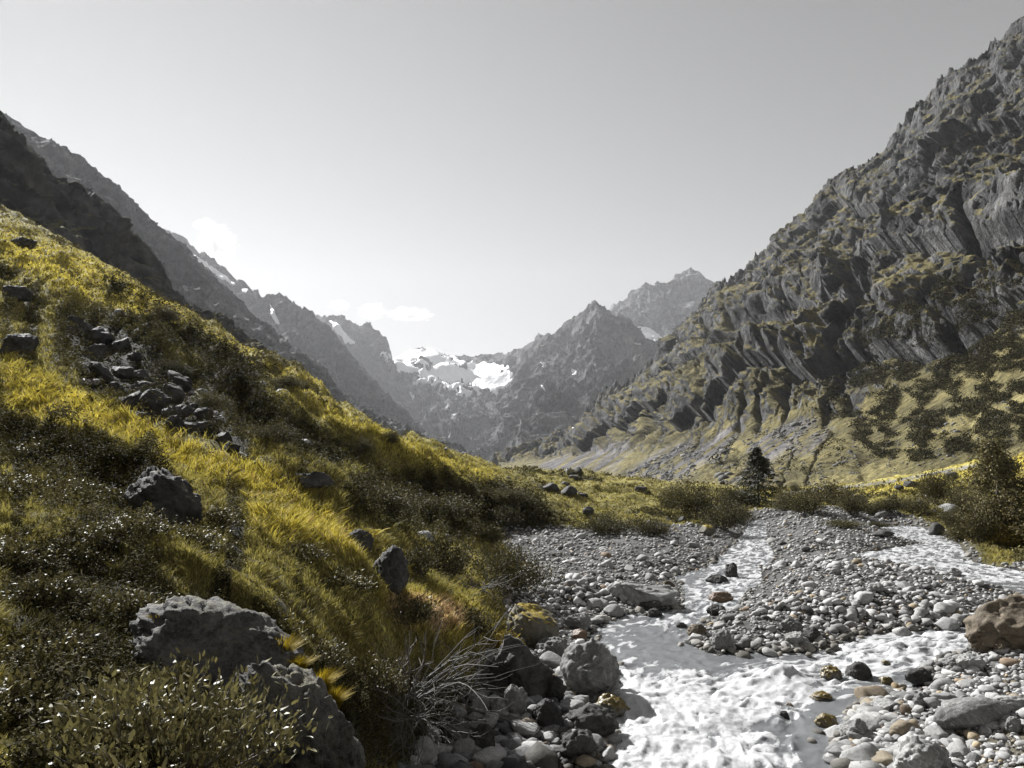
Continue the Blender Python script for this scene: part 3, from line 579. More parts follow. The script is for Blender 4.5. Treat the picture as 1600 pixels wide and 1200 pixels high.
n = N('river_water'); fa = n.add('ShaderNodeAttribute', attribute_name='foam').outputs['Fac']; gp = n.add('ShaderNodeNewGeometry').outputs['Position']
fl_ = n.add('ShaderNodeCombineXYZ', i_0=n.add('ShaderNodeAttribute', attribute_name='along').outputs['Fac'], i_1=n.add('ShaderNodeAttribute', attribute_name='across').outputs['Fac']).outputs[0]
mp_ = n.add('ShaderNodeMapping', i_Vector=fl_); mp_.inputs['Scale'].default_value = (1.3, 7.0, 1)
s0 = n.noise(mp_.outputs[0], 1.0, 8, .68, .5); s1 = n.mth('ADD', n.mth('MULTIPLY', s0, .55), n.mth('MULTIPLY', n.noise(gp, 6.0, 9, .75, .8), .45)); s2 = n.noise(gp, 24.0, 5, .7)
ff = n.rng(n.mth('ADD', fa, n.mth('MULTIPLY', n.mth('SUBTRACT', n.mth('ADD', n.mth('MULTIPLY', s1, .6), n.mth('MULTIPLY', s2, .4)), .5), 2.8)), .25, 1.55, 0, 1)
cw = n.mix(ff, (.13, .134, .138), (.64, .64, .64))
hw = n.mth('ADD', n.mth('MULTIPLY', s1, .8), n.mth('MULTIPLY', s2, .25))
b = n.add('ShaderNodeBsdfPrincipled', i_Base_Color=cw, i_Roughness=n.rng(ff, 0, 1, .16, .6), i_Normal=n.bump(hw, .5, .035)); b.inputs['IOR'].default_value = 1.33; b.inputs['Subsurface Weight'].default_value = 1.0; b.inputs['Subsurface Scale'].default_value = .10; b.inputs['Subsurface Radius'].default_value = (1, 1, 1)
M_water = n.fin(b.outputs[0])
wo_ = mesh_np('river', np.stack([WX, WY, WZ], -1).reshape(-1, 3)[ids], inv.reshape(-1, 4), M_water, attrs={'foam': fm.ravel()[ids], 'along': fs_.ravel()[ids], 'across': fd_.ravel()[ids]}); tag(wo_, kind='structure')
print('water', time.time()-T0)

# ------------------------------------------------------------------ stones
import bmesh
def ico(sub):
    bm = bmesh.new(); bmesh.ops.create_icosphere(bm, subdivisions=sub, radius=1.0); bm.verts.ensure_lookup_table()
    V = np.array([v.co[:] for v in bm.verts]); F = np.array([[v.index for v in f.verts] for f in bm.faces]); bm.free(); return V, F
ICO = {k: ico(k) for k in (1, 2, 3, 4, 5, 6)}
def rock(sub, seed, cuts=6, cut=.72, rough=.12, dims=(1, .8, .6), detail=.03, layer=0.0):
    V, F = ICO[sub]; r = np.random.default_rng(seed); P = V.copy()
    for _ in range(cuts):
        nrm = r.normal(size=3); nrm /= np.linalg.norm(nrm); d = cut*(1+r.uniform(-.15, .25)); s = P@nrm; e = np.maximum(s-d, 0); P = P-nrm*(e*.97)[:, None]
    o = seed*3.17
    P = P*(1+rough*fbm(V*1.3+o, 3))[:, None]
    if sub >= 3: P = P*(1+detail*fbm(V*5+o, 4, .6)-detail*.8*ridged(V*2.3+o, 4))[:, None]
    if sub >= 4 and detail > .02:
        fw_ = fbm(V*2+o, 3)[:, None]*.25; P = P*(1+(facets(V*2.1+o+fw_, 5, .8)*.09+facets(V*5+o+fw_*2, 6, .8)*.03)*(.3 if layer else 1))[:, None]
    if layer:
        q = (V[:, 2]*.8-V[:, 0]*.45+V[:, 1]*.2+.3*fbm(V*1.6+o, 3))*3.2; fr = q-np.floor(q); P = P*(1+layer*(fr-.5)*sstep(1, .8, fr)+layer*.5*ridged(V*np.array([3, 3, 7.])+o, 4))[:, None]
    P = P/np.abs(P).max(0)
    return P*np.array(dims), F
def rotz(P, a):
    c, s = np.cos(a), np.sin(a); return np.stack([P[..., 0]*c-P[..., 1]*s, P[..., 0]*s+P[..., 1]*c, P[..., 2]], -1)
M_peb = m_stone('river_stone', 9.0, .02, use_col=True, lo=.7, hi=1.25)
M_cob = m_stone('river_cobble', 5.0, .02, (.15, .15, .147), (.36, .355, .345), lo=.65, hi=1.3)
M_tan = m_stone('tan_cobble', 5.0, .02, (.17, .135, .095), (.24, .205, .15))
M_gray = m_stone('grey_boulder', 1.6, .06, (.13, .13, .127), (.2, .197, .19), lo=.5, hi=1.4, vein=.35)
M_dark = m_stone('dark_boulder', 1.6, .08, (.038, .037, .036), (.06, .058, .055), lo=.45, hi=1.6)
M_wet = m_stone('wet_mossy_stone', 3.0, .04, (.05, .042, .028), (.065, .055, .038), moss=.72, rough=.3, spec=.6)
M_mossy = m_stone('mossy_boulder', 1.6, .08, (.13, .12, .095), (.15, .14, .11), moss=.36, lo=.5, hi=1.3, mosscol=(.26, .19, .02))
M_brown = m_stone('brown_boulder', 1.3, .09, (.12, .098, .07), (.135, .11, .08), lo=.35, hi=1.7)
M_rust = m_stone('rusty_stone', 3.0, .04, (.14, .095, .065), (.15, .10, .07), rough=.4)
M_pale = m_stone('pale_boulder', 1.2, .05, (.28, .28, .27), (.32, .32, .31), lo=.45, hi=1.3, vein=.6)
M_outc = m_stone('outcrop_rock', 2.2, .12, (.055, .053, .05), (.062, .06, .056), lo=.1, hi=2.6, moss=.12, mosscol=(.12, .11, .07))
M_lich = m_stone('lichen_rock', 2.2, .12, (.028, .027, .026), (.042, .04, .038), lo=.2, hi=2.3, moss=.12, mosscol=(.12, .11, .07))
# cell sampling on the ground grid, by how much of the picture each cell fills
cu, cv = to_px(X, Y, Z); ax = (cu[:-1, 1:]-cu[:-1, :-1]); ay = np.abs(cv[:-1, :-1]-cv[1:, :-1])
cell = np.clip(np.abs(ax*ay), 0, 400); uc_, vc_ = cu[:-1, :-1], cv[:-1, :-1]
infr = (uc_ > -60) & (uc_ < 1660) & (vc_ < 1270) & (vc_ > -50) & (Y[:-1, :-1] > 2.0)
near_ = (Y[:-1, :-1] > 1.0) & (Y[:-1, :-1] < 200) & ~infr & (uc_ > -500) & (uc_ < 2100)
def sample(nn_, weight, r):
    w = (weight*(cell+.15*(Y[:-1, :-1] > 20))*infr+weight*near_*cell*.12).ravel(); c = np.cumsum(w); k = np.searchsorted(c, r.random(nn_)*c[-1])
    i, j = np.divmod(k, X.shape[1]-1); fi, fj = r.random(nn_), r.random(nn_)
    bl = lambda A: (A[i, j]*(1-fi)*(1-fj)+A[i+1, j]*fi*(1-fj)+A[i, j+1]*(1-fi)*fj+A[i+1, j+1]*fi*fj)
    return bl, i, j
r_ = np.random.default_rng(21)
wdg = wdist(X, Y)
wt_ = ((sb < .25) & (wdg > -.10))[:-1, :-1].astype(float)+((sb < .25) & (wdg > -.45) & (wdg <= -.1))[:-1, :-1]*.035
bl, i, j = sample(17500, wt_, r_)
x, y, z = bl(X), bl(Y), bl(Z); w_ = bl(wdg); dd = np.hypot(x, y)
clus = fbm(P3(x, y, 4.4, 4.0), 3)
size = np.exp(r_.normal(-2.75, .5, len(x)))*(1+.55*np.clip(clus, -.5, 1))*(1+.35*np.exp(-np.clip(w_, 0, 9)/1.2)); size = np.where(r_.random(len(x)) < .06, size*2.0, size); size = np.where(w_ < -.1, np.maximum(size, .13), size); size = np.clip(size, .0024*dd, .42); z = np.where(w_ < -.1, WL(y)-size*.05, z)
uu, vv = to_px(x, y, z); sand_ = in_poly(uu, vv, [(1480, 1150), (1640, 1140), (1640, 1260), (1440, 1260)]); size = np.where(sand_ & (r_.random(len(x)) < .8), size*.45, size)
px = size/dd*FPX; vis = (uu > 0) & (uu < 1600) & (vv < 1200); order = np.argsort(-px*vis)
protos = []
for k in range(12): protos.append(rock(1, 100+k, 8, .68, .08, (1, r_.uniform(.62, .9), r_.uniform(.42, .66))))
protos2 = [rock(2, 140+k, 12, .68, .07, (1, r_.uniform(.62, .9), r_.uniform(.42, .66)), 0) for k in range(12)]
def stone_cols(n_, w):
    g = np.clip(r_.normal(.29, .10, n_), .06, .55); c = np.stack([g, g*.985, g*.96], -1)
    t = r_.random(n_); c = np.where((t < .035)[:, None], np.array([.26, .21, .14])*(g/.27)[:, None], c); c = np.where(((t > .07) & (t < .085))[:, None], np.array([.2, .15, .105])*(g/.27)[:, None], c)
    wet = np.exp(-np.clip(w, 0, 9)/.22)*.6; return c*(1-wet[:, None]*np.array([.75, .8, .9]))
cols = stone_cols(len(x), w_)
cols = cols*(1-.6*zone(uu, vv, [(560, 1060), (800, 1010), (900, 1040), (960, 1100), (950, 1200), (860, 1300), (560, 1300)], 20))[:, None]  # shade of the left bank, painted into the colours of the stones below it
def merge(idx, prs, name, label=None):
    Vs, Fs, Cs, o = [], [], [], 0
    pr = r_.integers(0, len(prs), len(idx))
    for k, (PV, PF) in enumerate(prs):
        ii = idx[pr == k]
        if not len(ii): continue
        a = r_.uniform(0, 6.28, len(ii)); tl = r_.normal(0, .28, len(ii)); s = size[ii]
        P = np.repeat(PV[None], len(ii), 0); c, s_ = np.cos(tl)[:, None], np.sin(tl)[:, None]
        P = np.stack([P[..., 0]*c-P[..., 2]*s_, P[..., 1], P[..., 0]*s_+P[..., 2]*c], -1); P = rotz(P, a[:, None])*s[:, None, None]
        P = P+np.stack([x[ii], y[ii], z[ii]+s*.22], -1)[:, None]
        Vs.append(P.reshape(-1, 3)); Fs.append((PF[None]+(np.arange(len(ii))*len(PV))[:, None, None]+o).reshape(-1, 3)); o += len(ii)*len(PV); Cs.append(np.repeat(cols[ii], len(PV), 0))
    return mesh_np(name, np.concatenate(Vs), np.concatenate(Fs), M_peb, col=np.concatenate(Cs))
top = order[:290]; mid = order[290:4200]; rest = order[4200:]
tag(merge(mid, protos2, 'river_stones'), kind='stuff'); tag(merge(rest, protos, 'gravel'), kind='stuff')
cobm = []
for k in range(10):
    PV, PF = rock(3, 200+k, 11, .7, .07, (1, r_.uniform(.65, .9), r_.uniform(.45, .66)), .025); o = mesh_np('cobble_shape', PV, PF, M_cob); cobm.append(o.data); bpy.data.objects.remove(o)
    cm = cobm[-1]; c2 = cm.copy(); c2.materials.clear(); c2.materials.append(M_tan); cobm.append(c2)
NEARROCK = []
for q, ii in enumerate(top):
    tan = r_.random() < .05; o = bpy.data.objects.new('river_cobble', cobm[2*(q % 10)+int(tan)]); C.objects.link(o)
    s = float(size[ii])*.92; o.location = (float(x[ii]), float(y[ii]), float(z[ii])+s*.2); o.scale = (s, s, s); o.rotation_euler = (r_.normal(0, .2), r_.normal(0, .2), r_.uniform(0, 6.28))
    side = 'left gravel beside the stream' if uu[ii] < 1030 else ('middle gravel bar between the channels' if vv[ii] < 1020 else 'right gravel bank at the foot of the rapids')
    tag(o, ('tan rounded cobble' if tan else 'grey rounded cobble')+' lying loose on the '+side, 'stone', ('tan' if tan else 'grey')+' cobbles on the '+side)
print('stones', time.time()-T0)

def boulder(name, label, u, v, w, h, mat, seed, depth=.8, cuts=7, cut=.78, rough=.14, sink=.25, rot=0.0, cat='boulder', group=None, lean=0.0, sub=5, d=None, detail=.035, yaw=0.0, layer=0.0):
    if d is None: bx, by, bz = hit(u, v)
    else: bx, by, bz = at(u, v, d)
    k = math.hypot(bx, by); k = by/FPX
    hw = w*k/2; ht = h*k
    P, F = rock(sub, seed, cuts, cut, rough, (1, 1, 1), detail, layer)
    P = rotz(P, yaw); P = P/np.abs(P).max(0)
    tot = ht*(1+sink)/2
    P = P*np.array([hw, hw*depth, tot])
    if lean: P[:, 0] += lean*P[:, 2]
    if rot:
        c, s = math.cos(rot), math.sin(rot); P = np.stack([P[:, 0]*c-P[:, 2]*s, P[:, 1], P[:, 0]*s+P[:, 2]*c], -1)
    o = mesh_np(name, P, F, mat); o.location = (bx, by+hw*depth*.6, float(bz)+ht-tot); tag(o, label, cat, group); return o
B = boulder
B('boulder', 'large round grey boulder at the left edge of the rapids', 924, 1092, 92, 84, M_gray, 11, .85, 4, .86, .16, .2, rot=-.15)
B('boulder', 'small angular slab leaning on the right side of the large round boulder', 958, 1075, 22, 48, M_gray, 12, 1.2, 7, .7)
B('boulder', 'big dark angular boulder under the overhanging grassy bank', 812, 1098, 108, 100, M_dark, 13, .8, 9, .68, .12, .3)
B('boulder', 'broad pale boulder with yellow moss on its crown beside the bank', 838, 1012, 88, 60, M_mossy, 14, .8, 9, .72, .12, .3, lean=-.25)
B('boulder', 'dark tapering boulder wedged between the overhang and the round boulder', 865, 1098, 42, 36, M_dark, 15)
B('boulder', 'long dark flat boulder at the foot of the left bank rapids', 925, 1152, 88, 42, M_dark, 16, .8, 5, .8, .1, .35)
B('boulder', 'dark rounded boulder left of the long flat dark one', 858, 1145, 52, 42, M_dark, 17)
B('boulder', 'cracked round pale boulder standing below the angular overhang boulder', 804, 1122, 40, 44, M_gray, 18, .9, 4, .85)
B('boulder', 'pale square boulder among the driftwood at the bank foot', 745, 1118, 42, 30, M_gray, 19, .8, 8, .7)
B('boulder', 'stacked wet dark rocks at the bottom edge left of the foam', 905, 1192, 62, 42, M_dark, 20, .9, 9, .68)
B('boulder', 'half-buried dark block in the shade below the dead branches', 708, 1180, 52, 50, M_dark, 21)
B('boulder', 'rounded dark rock next to the half-buried shaded block', 752, 1185, 42, 44, M_dark, 22)
B('boulder', 'small grey stone between the cracked pale boulder and the dark pair', 780, 1130, 26, 30, M_gray, 23)
B('boulder', 'low brown-shaded slab on the bank above the cracked boulder', 770, 1090, 70, 26, M_dark, 24)
B('boulder', 'flat pale stone lying behind the mossy-crowned boulder', 905, 985, 45, 22, M_gray, 25)
B('boulder', 'long low grey boulder sloping between mossy crown and round boulder', 868, 1030, 60, 30, M_gray, 26, lean=-.3)
B('boulder', 'wet brown stone at the water above the round boulder', 906, 1005, 28, 18, M_rust, 27)
B('boulder', 'mossy submerged boulder with water pouring over it', 955, 1122, 66, 30, M_wet, 28, .9, 3, .9, sink=.8)
B('boulder', 'large flat-topped grey boulder at the left channel edge', 1015, 950, 106, 38, M_pale, 29, .7, 9, .66, .08, .3)
B('boulder', 'smaller pale boulder leaning against the flat-topped grey boulder', 970, 938, 46, 26, M_pale, 30)
B('boulder', 'dark pyramid-shaped stone in front of the flat-topped boulder', 1024, 966, 24, 14, M_dark, 31)
B('boulder', 'wet dark stone under the front of the flat-topped boulder', 1020, 955, 36, 14, M_dark, 32)
B('boulder', 'rust orange stone with brown wet side in the left channel', 1128, 940, 40, 14, M_rust, 33, sink=.6)
B('boulder', 'upright dark rock sticking out of the left channel', 1146, 904, 24, 22, M_dark, 34, 1, 8, .66)
B('boulder', 'low dark rock just below the upright one in the channel', 1122, 912, 36, 13, M_dark, 35, sink=.5)
B('boulder', 'dark blocky stone on the left shore of the middle bar', 1121, 962, 30, 16, M_dark, 36)
B('boulder', 'dark little stone alone in the calm water above the rapids', 1065, 983, 18, 9, M_dark, 37, sink=.6)
B('boulder', 'pale pointed boulder at the lower tip of the middle bar', 1133, 1018, 36, 30, M_gray, 38)
B('boulder', 'brown rounded stone at the left corner of the bar tip', 1090, 996, 32, 18, M_brown, 39)
B('boulder', 'smooth round grey boulder on the front edge of the bar', 1242, 996, 36, 26, M_gray, 40)
B('boulder', 'two-faced grey block right at the waterline of the bar', 1246, 1014, 34, 22, M_gray, 41, cuts=9, cut=.7)
B('boulder', 'dark rounded boulder behind the waterline block', 1272, 1004, 30, 22, M_dark, 42)
B('boulder', 'wide pale boulder in the middle of the gravel bar', 1372, 926, 30, 14, M_pale, 43)
B('boulder', 'grey boulder on the crest of the bar near the right channel', 1494, 902, 26, 14, M_gray, 44)
B('boulder', 'dark oval boulder standing in the rapids', 1347, 1066, 42, 27, M_dark, 45, .8, 3, .88, sink=.5)
B('boulder', 'moss-yellow round stone left of the dark oval boulder', 1303, 1066, 38, 20, M_wet, 46, .8, 3, .88, sink=.6)
B('boulder', 'dark wedge-shaped boulder with ochre top at the right shore', 1444, 1072, 50, 24, M_dark, 47, cuts=8)
B('boulder', 'small yellow-brown wet stone near the dark wedge boulder', 1388, 1074, 20, 14, M_wet, 48, sink=.6)
B('boulder', 'mossy low stone with dark top amid the white rapids', 1289, 1098, 38, 13, M_wet, 49, sink=.6)
B('boulder', 'tiny brown triangular stone poking out of the rapids', 1236, 1109, 15, 9, M_brown, 50, sink=.6, cuts=8)
B('boulder', 'small black stone in the foam below the triangular one', 1227, 1126, 16, 11, M_dark, 51, sink=.6)
B('boulder', 'tiny yellow wet stone on the far side of the right channel', 1385, 1042, 18, 8, M_wet, 52, sink=.6)
B('boulder', 'olive mossy boulder at the left edge of the right gravel', 1295, 1142, 36, 20, M_wet, 53, sink=.5)
B('boulder', 'angled blue-grey boulder at the edge of the right gravel', 1341, 1160, 46, 32, M_gray, 54, lean=.3)
B('boulder', 'flat pale block on the right gravel above the blue-grey boulder', 1393, 1112, 46, 16, M_pale, 55, cuts=9, cut=.7)
B('boulder', 'round grey boulder between the pale block and the whaleback', 1446, 1105, 28, 21, M_gray, 56)
B('boulder', 'long smooth whaleback boulder on the sandy right bank', 1530, 1144, 112, 40, M_gray, 57, .55, 2, .92, .10, .25, lean=.7, detail=.012)
B('boulder', 'big pale streaked boulder cut by the bottom of the frame', 1448, 1222, 92, 58, M_pale, 58, .7, 5, .85, .1, .3)
B('boulder', 'huge brown boulder at the right edge of the frame', 1610, 1020, 142, 84, M_brown, 59, .8, 7, .78, .14, .25, lean=.35)
B('boulder', 'reddish stone at the foot of the huge brown boulder', 1572, 1022, 26, 22, M_brown, 60)
B('boulder', 'pair-topped grey boulder left of the huge brown boulder', 1530, 1022, 30, 18, M_gray, 61)
B('boulder', 'grey boulder with a pale saddle below the huge brown boulder', 1524, 1052, 40, 26, M_pale, 62)
B('boulder', 'long white-grey boulder lying behind the whaleback', 1588, 1112, 70, 20, M_pale, 63, .5, 4, .85)
B('boulder', 'rounded dark cobble beside the shore under the brown boulder', 1491, 1044, 28, 14, M_gray, 64)
B('boulder', 'brown square stone at the waterline of the bottom right gravel', 1338, 1182, 22, 15, M_brown, 65)
B('boulder', 'dark stone leaning on the right end of the whaleback', 1590, 1148, 26, 24, M_gray, 66)
# meadow boulders
for u, v, w, h, s, lab in ((862, 771, 27, 14, 71, 'dark round boulder on the meadow left of its twin'), (889, 777, 27, 14, 72, 'dark boxy boulder on the meadow right of its round neighbour'),
        (903, 744, 22, 13, 73, 'dark boulder on the crest of the meadow knoll'), (890, 742, 12, 8, 74, 'pale stone leaning on the crest boulder of the knoll'), (883, 759, 16, 7, 75, 'small pale stone above the two dark meadow boulders'),
        (920, 812, 18, 13, 76, 'dark pointed boulder alone on the lower meadow'), (1003, 770, 22, 11, 77, 'brown boulder on the right shoulder of the meadow'), (912, 777, 20, 6, 78, 'flat pale slab beside the boxy meadow boulder'),
        (1068, 816, 14, 9, 79, 'small black boulder between two river bushes'), (1107, 838, 26, 16, 80, 'ochre-topped boulder at the upper edge of the left gravel'), (900, 752, 24, 8, 81, 'low dark boulder just below the knoll crest boulder'),
        (1345, 788, 24, 17, 82, 'half light half dark boulder behind the river bushes'), (1427, 762, 26, 9, 83, 'black low boulder on the right meadow below the path'), (1406, 765, 16, 7, 84, 'little black stone left of the low boulder on the right meadow'),
        (1488, 803, 34, 14, 85, 'pale whitish outcrop boulder near the right trees'), (1466, 838, 26, 20, 86, 'dark-sided boulder on the far shore of the right channel'), (1385, 840, 40, 11, 87, 'dark flat boulder on top of the bar upstream'),
        (1382, 812, 22, 12, 88, 'grey boulder among bushes at the far river bend'), (1490, 745, 18, 6, 89, 'dark stone near the path end on the right meadow'), (1130, 758, 10, 6, 90, 'small boulder at the right edge of the knoll')):
    B('boulder', lab, u, v, w, h, M_pale if 'pale' in lab[:8] else (M_mossy if 'ochre' in lab or 'half' in lab else (M_gray if 'grey' in lab else M_dark)), s, sub=3, cuts=8, cut=.72, sink=.3)
# left slope rocks
B('boulder', 'dark rugged boulder sitting in the near hillside grass', 242, 826, 116, 92, M_lich, 91, .9, 12, .74, .18, .3, lean=-.25)
B('boulder', 'dark rock tower on the bank above the dead branches', 608, 925, 60, 64, M_lich, 92, .9, 9, .72, .15, .5)
B('boulder', 'dark rounded rock in the shade of the fern bank', 560, 862, 46, 34, M_dark, 93)
B('boulder', 'weathered outcrop at the left edge of the hillside', 20, 560, 60, 40, M_lich, 94, .8, 9, .7)
B('boulder', 'dark outcrop high on the hillside at the left edge', 15, 470, 54, 24, M_lich, 95, .8, 9, .7)
B('boulder', 'flat slabby outcrop near the top left of the meadow', 25, 385, 60, 16, M_lich, 96, .8, 9, .7)
B('boulder', 'dark rock step at the right end of the golden grass rib', 480, 775, 74, 34, M_dark, 97, .8, 9, .7)
B('boulder', 'small dark boulder half hidden at the far left herb slope', 45, 890, 30, 22, M_lich, 98)
r9 = np.random.default_rng(9)
RP = [(120, 520, 34), (150, 535, 36), (178, 552, 34), (140, 560, 30), (205, 566, 26), (150, 592, 38), (185, 590, 40), (212, 600, 30), (175, 612, 22), (215, 620, 34), (240, 606, 26), (200, 634, 28), (238, 640, 40), (262, 628, 40), (275, 610, 34), (228, 656, 24), (268, 655, 34), (290, 650, 26), (312, 655, 30), (300, 676, 40), (334, 664, 24), (268, 672, 30), (345, 690, 26), (255, 588, 30), (360, 705, 20), (378, 720, 22), (395, 735, 18)]
for k, (u, v, w) in enumerate(RP):
    w *= 1.25; o = B('boulder', 'broken angular rock in the dark rockfall on the left hillside', u, v, w, w*r9.uniform(.45, .7), M_lich, 300+k, .9, 18, .62, .06, .6, sub=4, lean=r9.uniform(-.4, .2), group='rocks of the hillside rockfall')
# the foreground outcrop
B('rock_outcrop', 'lichen-spotted outcrop filling the bottom beside the leafy willow', 440, 1330, 215, 275, M_outc, 401, 1.0, 9, .72, .08, .2, sub=6, d=5.2, cat='rock', lean=-.35, detail=.03, layer=.09)
B('rock_outcrop', 'upper lichen-spotted slab rising behind the leafy willow', 325, 1135, 270, 180, M_outc, 402, 1.0, 9, .72, .08, .2, sub=6, d=6.0, cat='rock', lean=-.75, detail=.03, layer=.09)
print('boulders', time.time()-T0)
# a scatter of small grey rocks on the scree and hillsides
# ------------------------------------------------------------------ plants
M_grass = m_leaf('grass_blades', .7, .12, .3); M_leafm = m_leaf('herb_leaves', .5, .14, .1); M_under = m_leaf('undergrowth_leaves', .85, .06, .1); M_willow = m_leaf('willow_leaves', .42, .3, .12); M_bush = m_leaf('bush_leaves', .7, .12, .15); M_needle = m_leaf('needles', .6, .2, .1)
n = N('bark'); tc = n.add('ShaderNodeTexCoord').outputs['Object']; q_ = n.noise(tc, 14.0, 5, .6)
b = n.add('ShaderNodeBsdfPrincipled', i_Base_Color=n.mix(q_, (.05, .042, .034), (.15, .13, .11)), i_Roughness=.85, i_Normal=n.bump(q_, .5, .02)); M_bark = n.fin(b.outputs[0])
n = N('dead_wood'); tc = n.add('ShaderNodeTexCoord').outputs['Object']; q_ = n.noise(tc, 9.0, 5, .6)
b = n.add('ShaderNodeBsdfPrincipled', i_Base_Color=n.mix(q_, (.04, .036, .032), (.15, .14, .125)), i_Roughness=.7); M_dead = n.fin(b.outputs[0])
rp = np.random.default_rng(77)
def unit(v): return v/(np.linalg.norm(v, axis=-1, keepdims=True)+1e-9)
def leaves(Cn, D, Lh, Wd, r, kind='hex', flat=.6):
    """leaf blades at Cn along D; Lh, Wd arrays; flat keeps the blade facing up"""
    m = len(Cn); up = unit(np.array([0, 0, 1.0])*flat+r.normal(size=(m, 3))*.5); S_ = unit(np.cross(D, up)); Nn = unit(np.cross(S_, D))
    Lh = Lh[:, None]; Wd = Wd[:, None]
    if kind == 'hex':
        V = np.stack([Cn, Cn+D*Lh*.3-S_*Wd*.5+Nn*Wd*.12, Cn+D*Lh*.72-S_*Wd*.38+Nn*Wd*.05, Cn+D*Lh-Nn*Lh*.06, Cn+D*Lh*.72+S_*Wd*.38+Nn*Wd*.05, Cn+D*Lh*.3+S_*Wd*.5+Nn*Wd*.12], 1)
    else:
        V = np.stack([Cn, Cn+D*Lh*.5-S_*Wd*.5, Cn+D*Lh, Cn+D*Lh*.5+S_*Wd*.5], 1)
    k = V.shape[1]; return V.reshape(-1, 3), np.arange(m*k).reshape(m, k)
def tube(P, rad, ns=5):
    P = np.asarray(P, float); m = len(P); d = unit(np.gradient(P, axis=0)); a = unit(np.cross(d, np.array([.31, .2, .93]))); b = np.cross(d, a)
    th = np.arange(ns)*2*np.pi/ns; ring = np.cos(th)[None, :, None]*a[:, None]+np.sin(th)[None, :, None]*b[:, None]
    V = (P[:, None]+ring*np.asarray(rad)[:, None, None]).reshape(-1, 3); i = np.arange(m-1)[:, None]*ns; j = np.arange(ns)[None]; jn = (j+1) % ns
    return V, np.stack([i+j, i+jn, i+ns+jn, i+ns+j], -1).reshape(-1, 4)
def joinm(L):
    Vs, Fs, o = [], [], 0
    for V, F in L: Vs.append(V); Fs.append(F+o); o += len(V)
    return np.concatenate(Vs), np.concatenate(Fs)
def shrub_geo(h, w, nst, nlf, ll, lw, r, c0, c1, kind='hex', up=.55, dome=1.0, stemr=.02, flat=.6, spread=.22, core=.25):
    st, ends = [], []
    for k in range(nst):
        a = r.uniform(0, 6.28); rad = w*.5*math.sqrt(r.random()); top = h*(1-.55*dome*(2*rad/w)**2)*r.uniform(.72, 1.0)
        t = np.linspace(0, 1, 6); p = np.stack([np.cos(a)*rad*t**.75, np.sin(a)*rad*t**.75, top*t], -1)+r.normal(size=(6, 3))*np.array([.05, .05, .02])*h*t[:, None]
        st.append(tube(p, np.linspace(stemr, stemr*.25, 6), 4)); ends.append(p)
    ends = np.array(ends); k = r.integers(0, nst, nlf); tt_ = core+(1-core)*r.random(nlf)**.7; f = tt_*5; i = np.clip(f.astype(int), 0, 4); f = (f-i)[:, None]
    c = ends[k, i]*(1-f)+ends[k, i+1]*f+r.normal(size=(nlf, 3))*spread*w*.5*np.array([1, 1, .7])*(.35+.65*tt_[:, None])
    c[:, 2] = np.abs(c[:, 2]); D = unit(c*np.array([1, 1, .4])/max(w, .1)+np.array([0, 0, up])+r.normal(size=(nlf, 3))*.55)
    V, F = leaves(c, D, ll*r.uniform(.6, 1.25, nlf), lw*r.uniform(.7, 1.2, nlf), r, kind, flat)
    m = r.random(nlf)[:, None]; C_ = (np.array(c0)*(1-m)+np.array(c1)*m)*r.uniform(.7, 1.3, (nlf, 1)); C_ = np.repeat(C_, F.shape[1], 0)
    return joinm(st), (V, F, C_)
def shrub(label, loc, h, w, nst, nlf, ll, lw, seed, c0, c1, mat, cat='shrub', name='shrub', group=None, **kw):
    r = np.random.default_rng(seed); (SV, SF), (V, F, C_) = shrub_geo(h, w, nst, nlf, ll, lw, r, c0, c1, **kw)
    e = empty(name, loc, label, cat, group); mesh_np('stems', SV, SF, M_bark, e); mesh_np('foliage', V, F, mat, e, col=C_, smooth=False); return e
def copy_thing(e, loc, rz, s, label, group=None):
    c = e.copy(); C.objects.link(c); c.location = [float(q) for q in loc]; c.rotation_euler = (0, 0, rz); c.scale = (s[0], s[0], s[1]); c['label'] = label
    if group: c['group'] = group
    elif 'group' in c: del c['group']
    for ch in e.children:
        d = ch.copy(); C.objects.link(d); d.parent = c
    return c
# grass over the whole meadow and hillside
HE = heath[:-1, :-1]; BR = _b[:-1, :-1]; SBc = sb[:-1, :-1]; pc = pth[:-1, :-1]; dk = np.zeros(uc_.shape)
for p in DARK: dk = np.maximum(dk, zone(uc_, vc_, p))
clump = sstep(-.5, .3, fbm(P3(X, Y, 0, .55), 3, .6))[:-1, :-1]
rfz = zone(uc_, vc_, [(100, 500), (190, 520), (290, 590), (350, 660), (410, 735), (330, 720), (210, 660), (110, 560)], 8)*(1-pc*0)
wg = (1-.92*rfz)*sstep(.0, .5, SBc)*(1-.80*HE)*(.25+clump)*(1-pc)*(Y[:-1, :-1] < 190)
bl, gi, gj = sample(620000, wg, rp); m = len(gi)
gx, gy, gz = bl(X), bl(Y), bl(Z); gd = np.hypot(gx, gy); gcol = gc[gi, gj]; br = _b[gi, gj]
fs = np.clip(gd/11, .85, 2.6); hgt = (.075+.075*br+.05*clump[gi, gj])*fs**.6*rp.uniform(.5, 1.35, m); wid = np.maximum(.0045, gd*.00085)*rp.uniform(.7, 1.3, m)
ang = rp.uniform(0, 6.28, m); sdv = np.stack([np.cos(ang), np.sin(ang), 0*ang], -1)
wind = np.stack([.45+0*gx+.3*fbm(P3(gx, gy, 2, 2.0), 2), -.25+.3*fbm(P3(gx, gy, 7, 2.0), 2), 0*gx], -1)
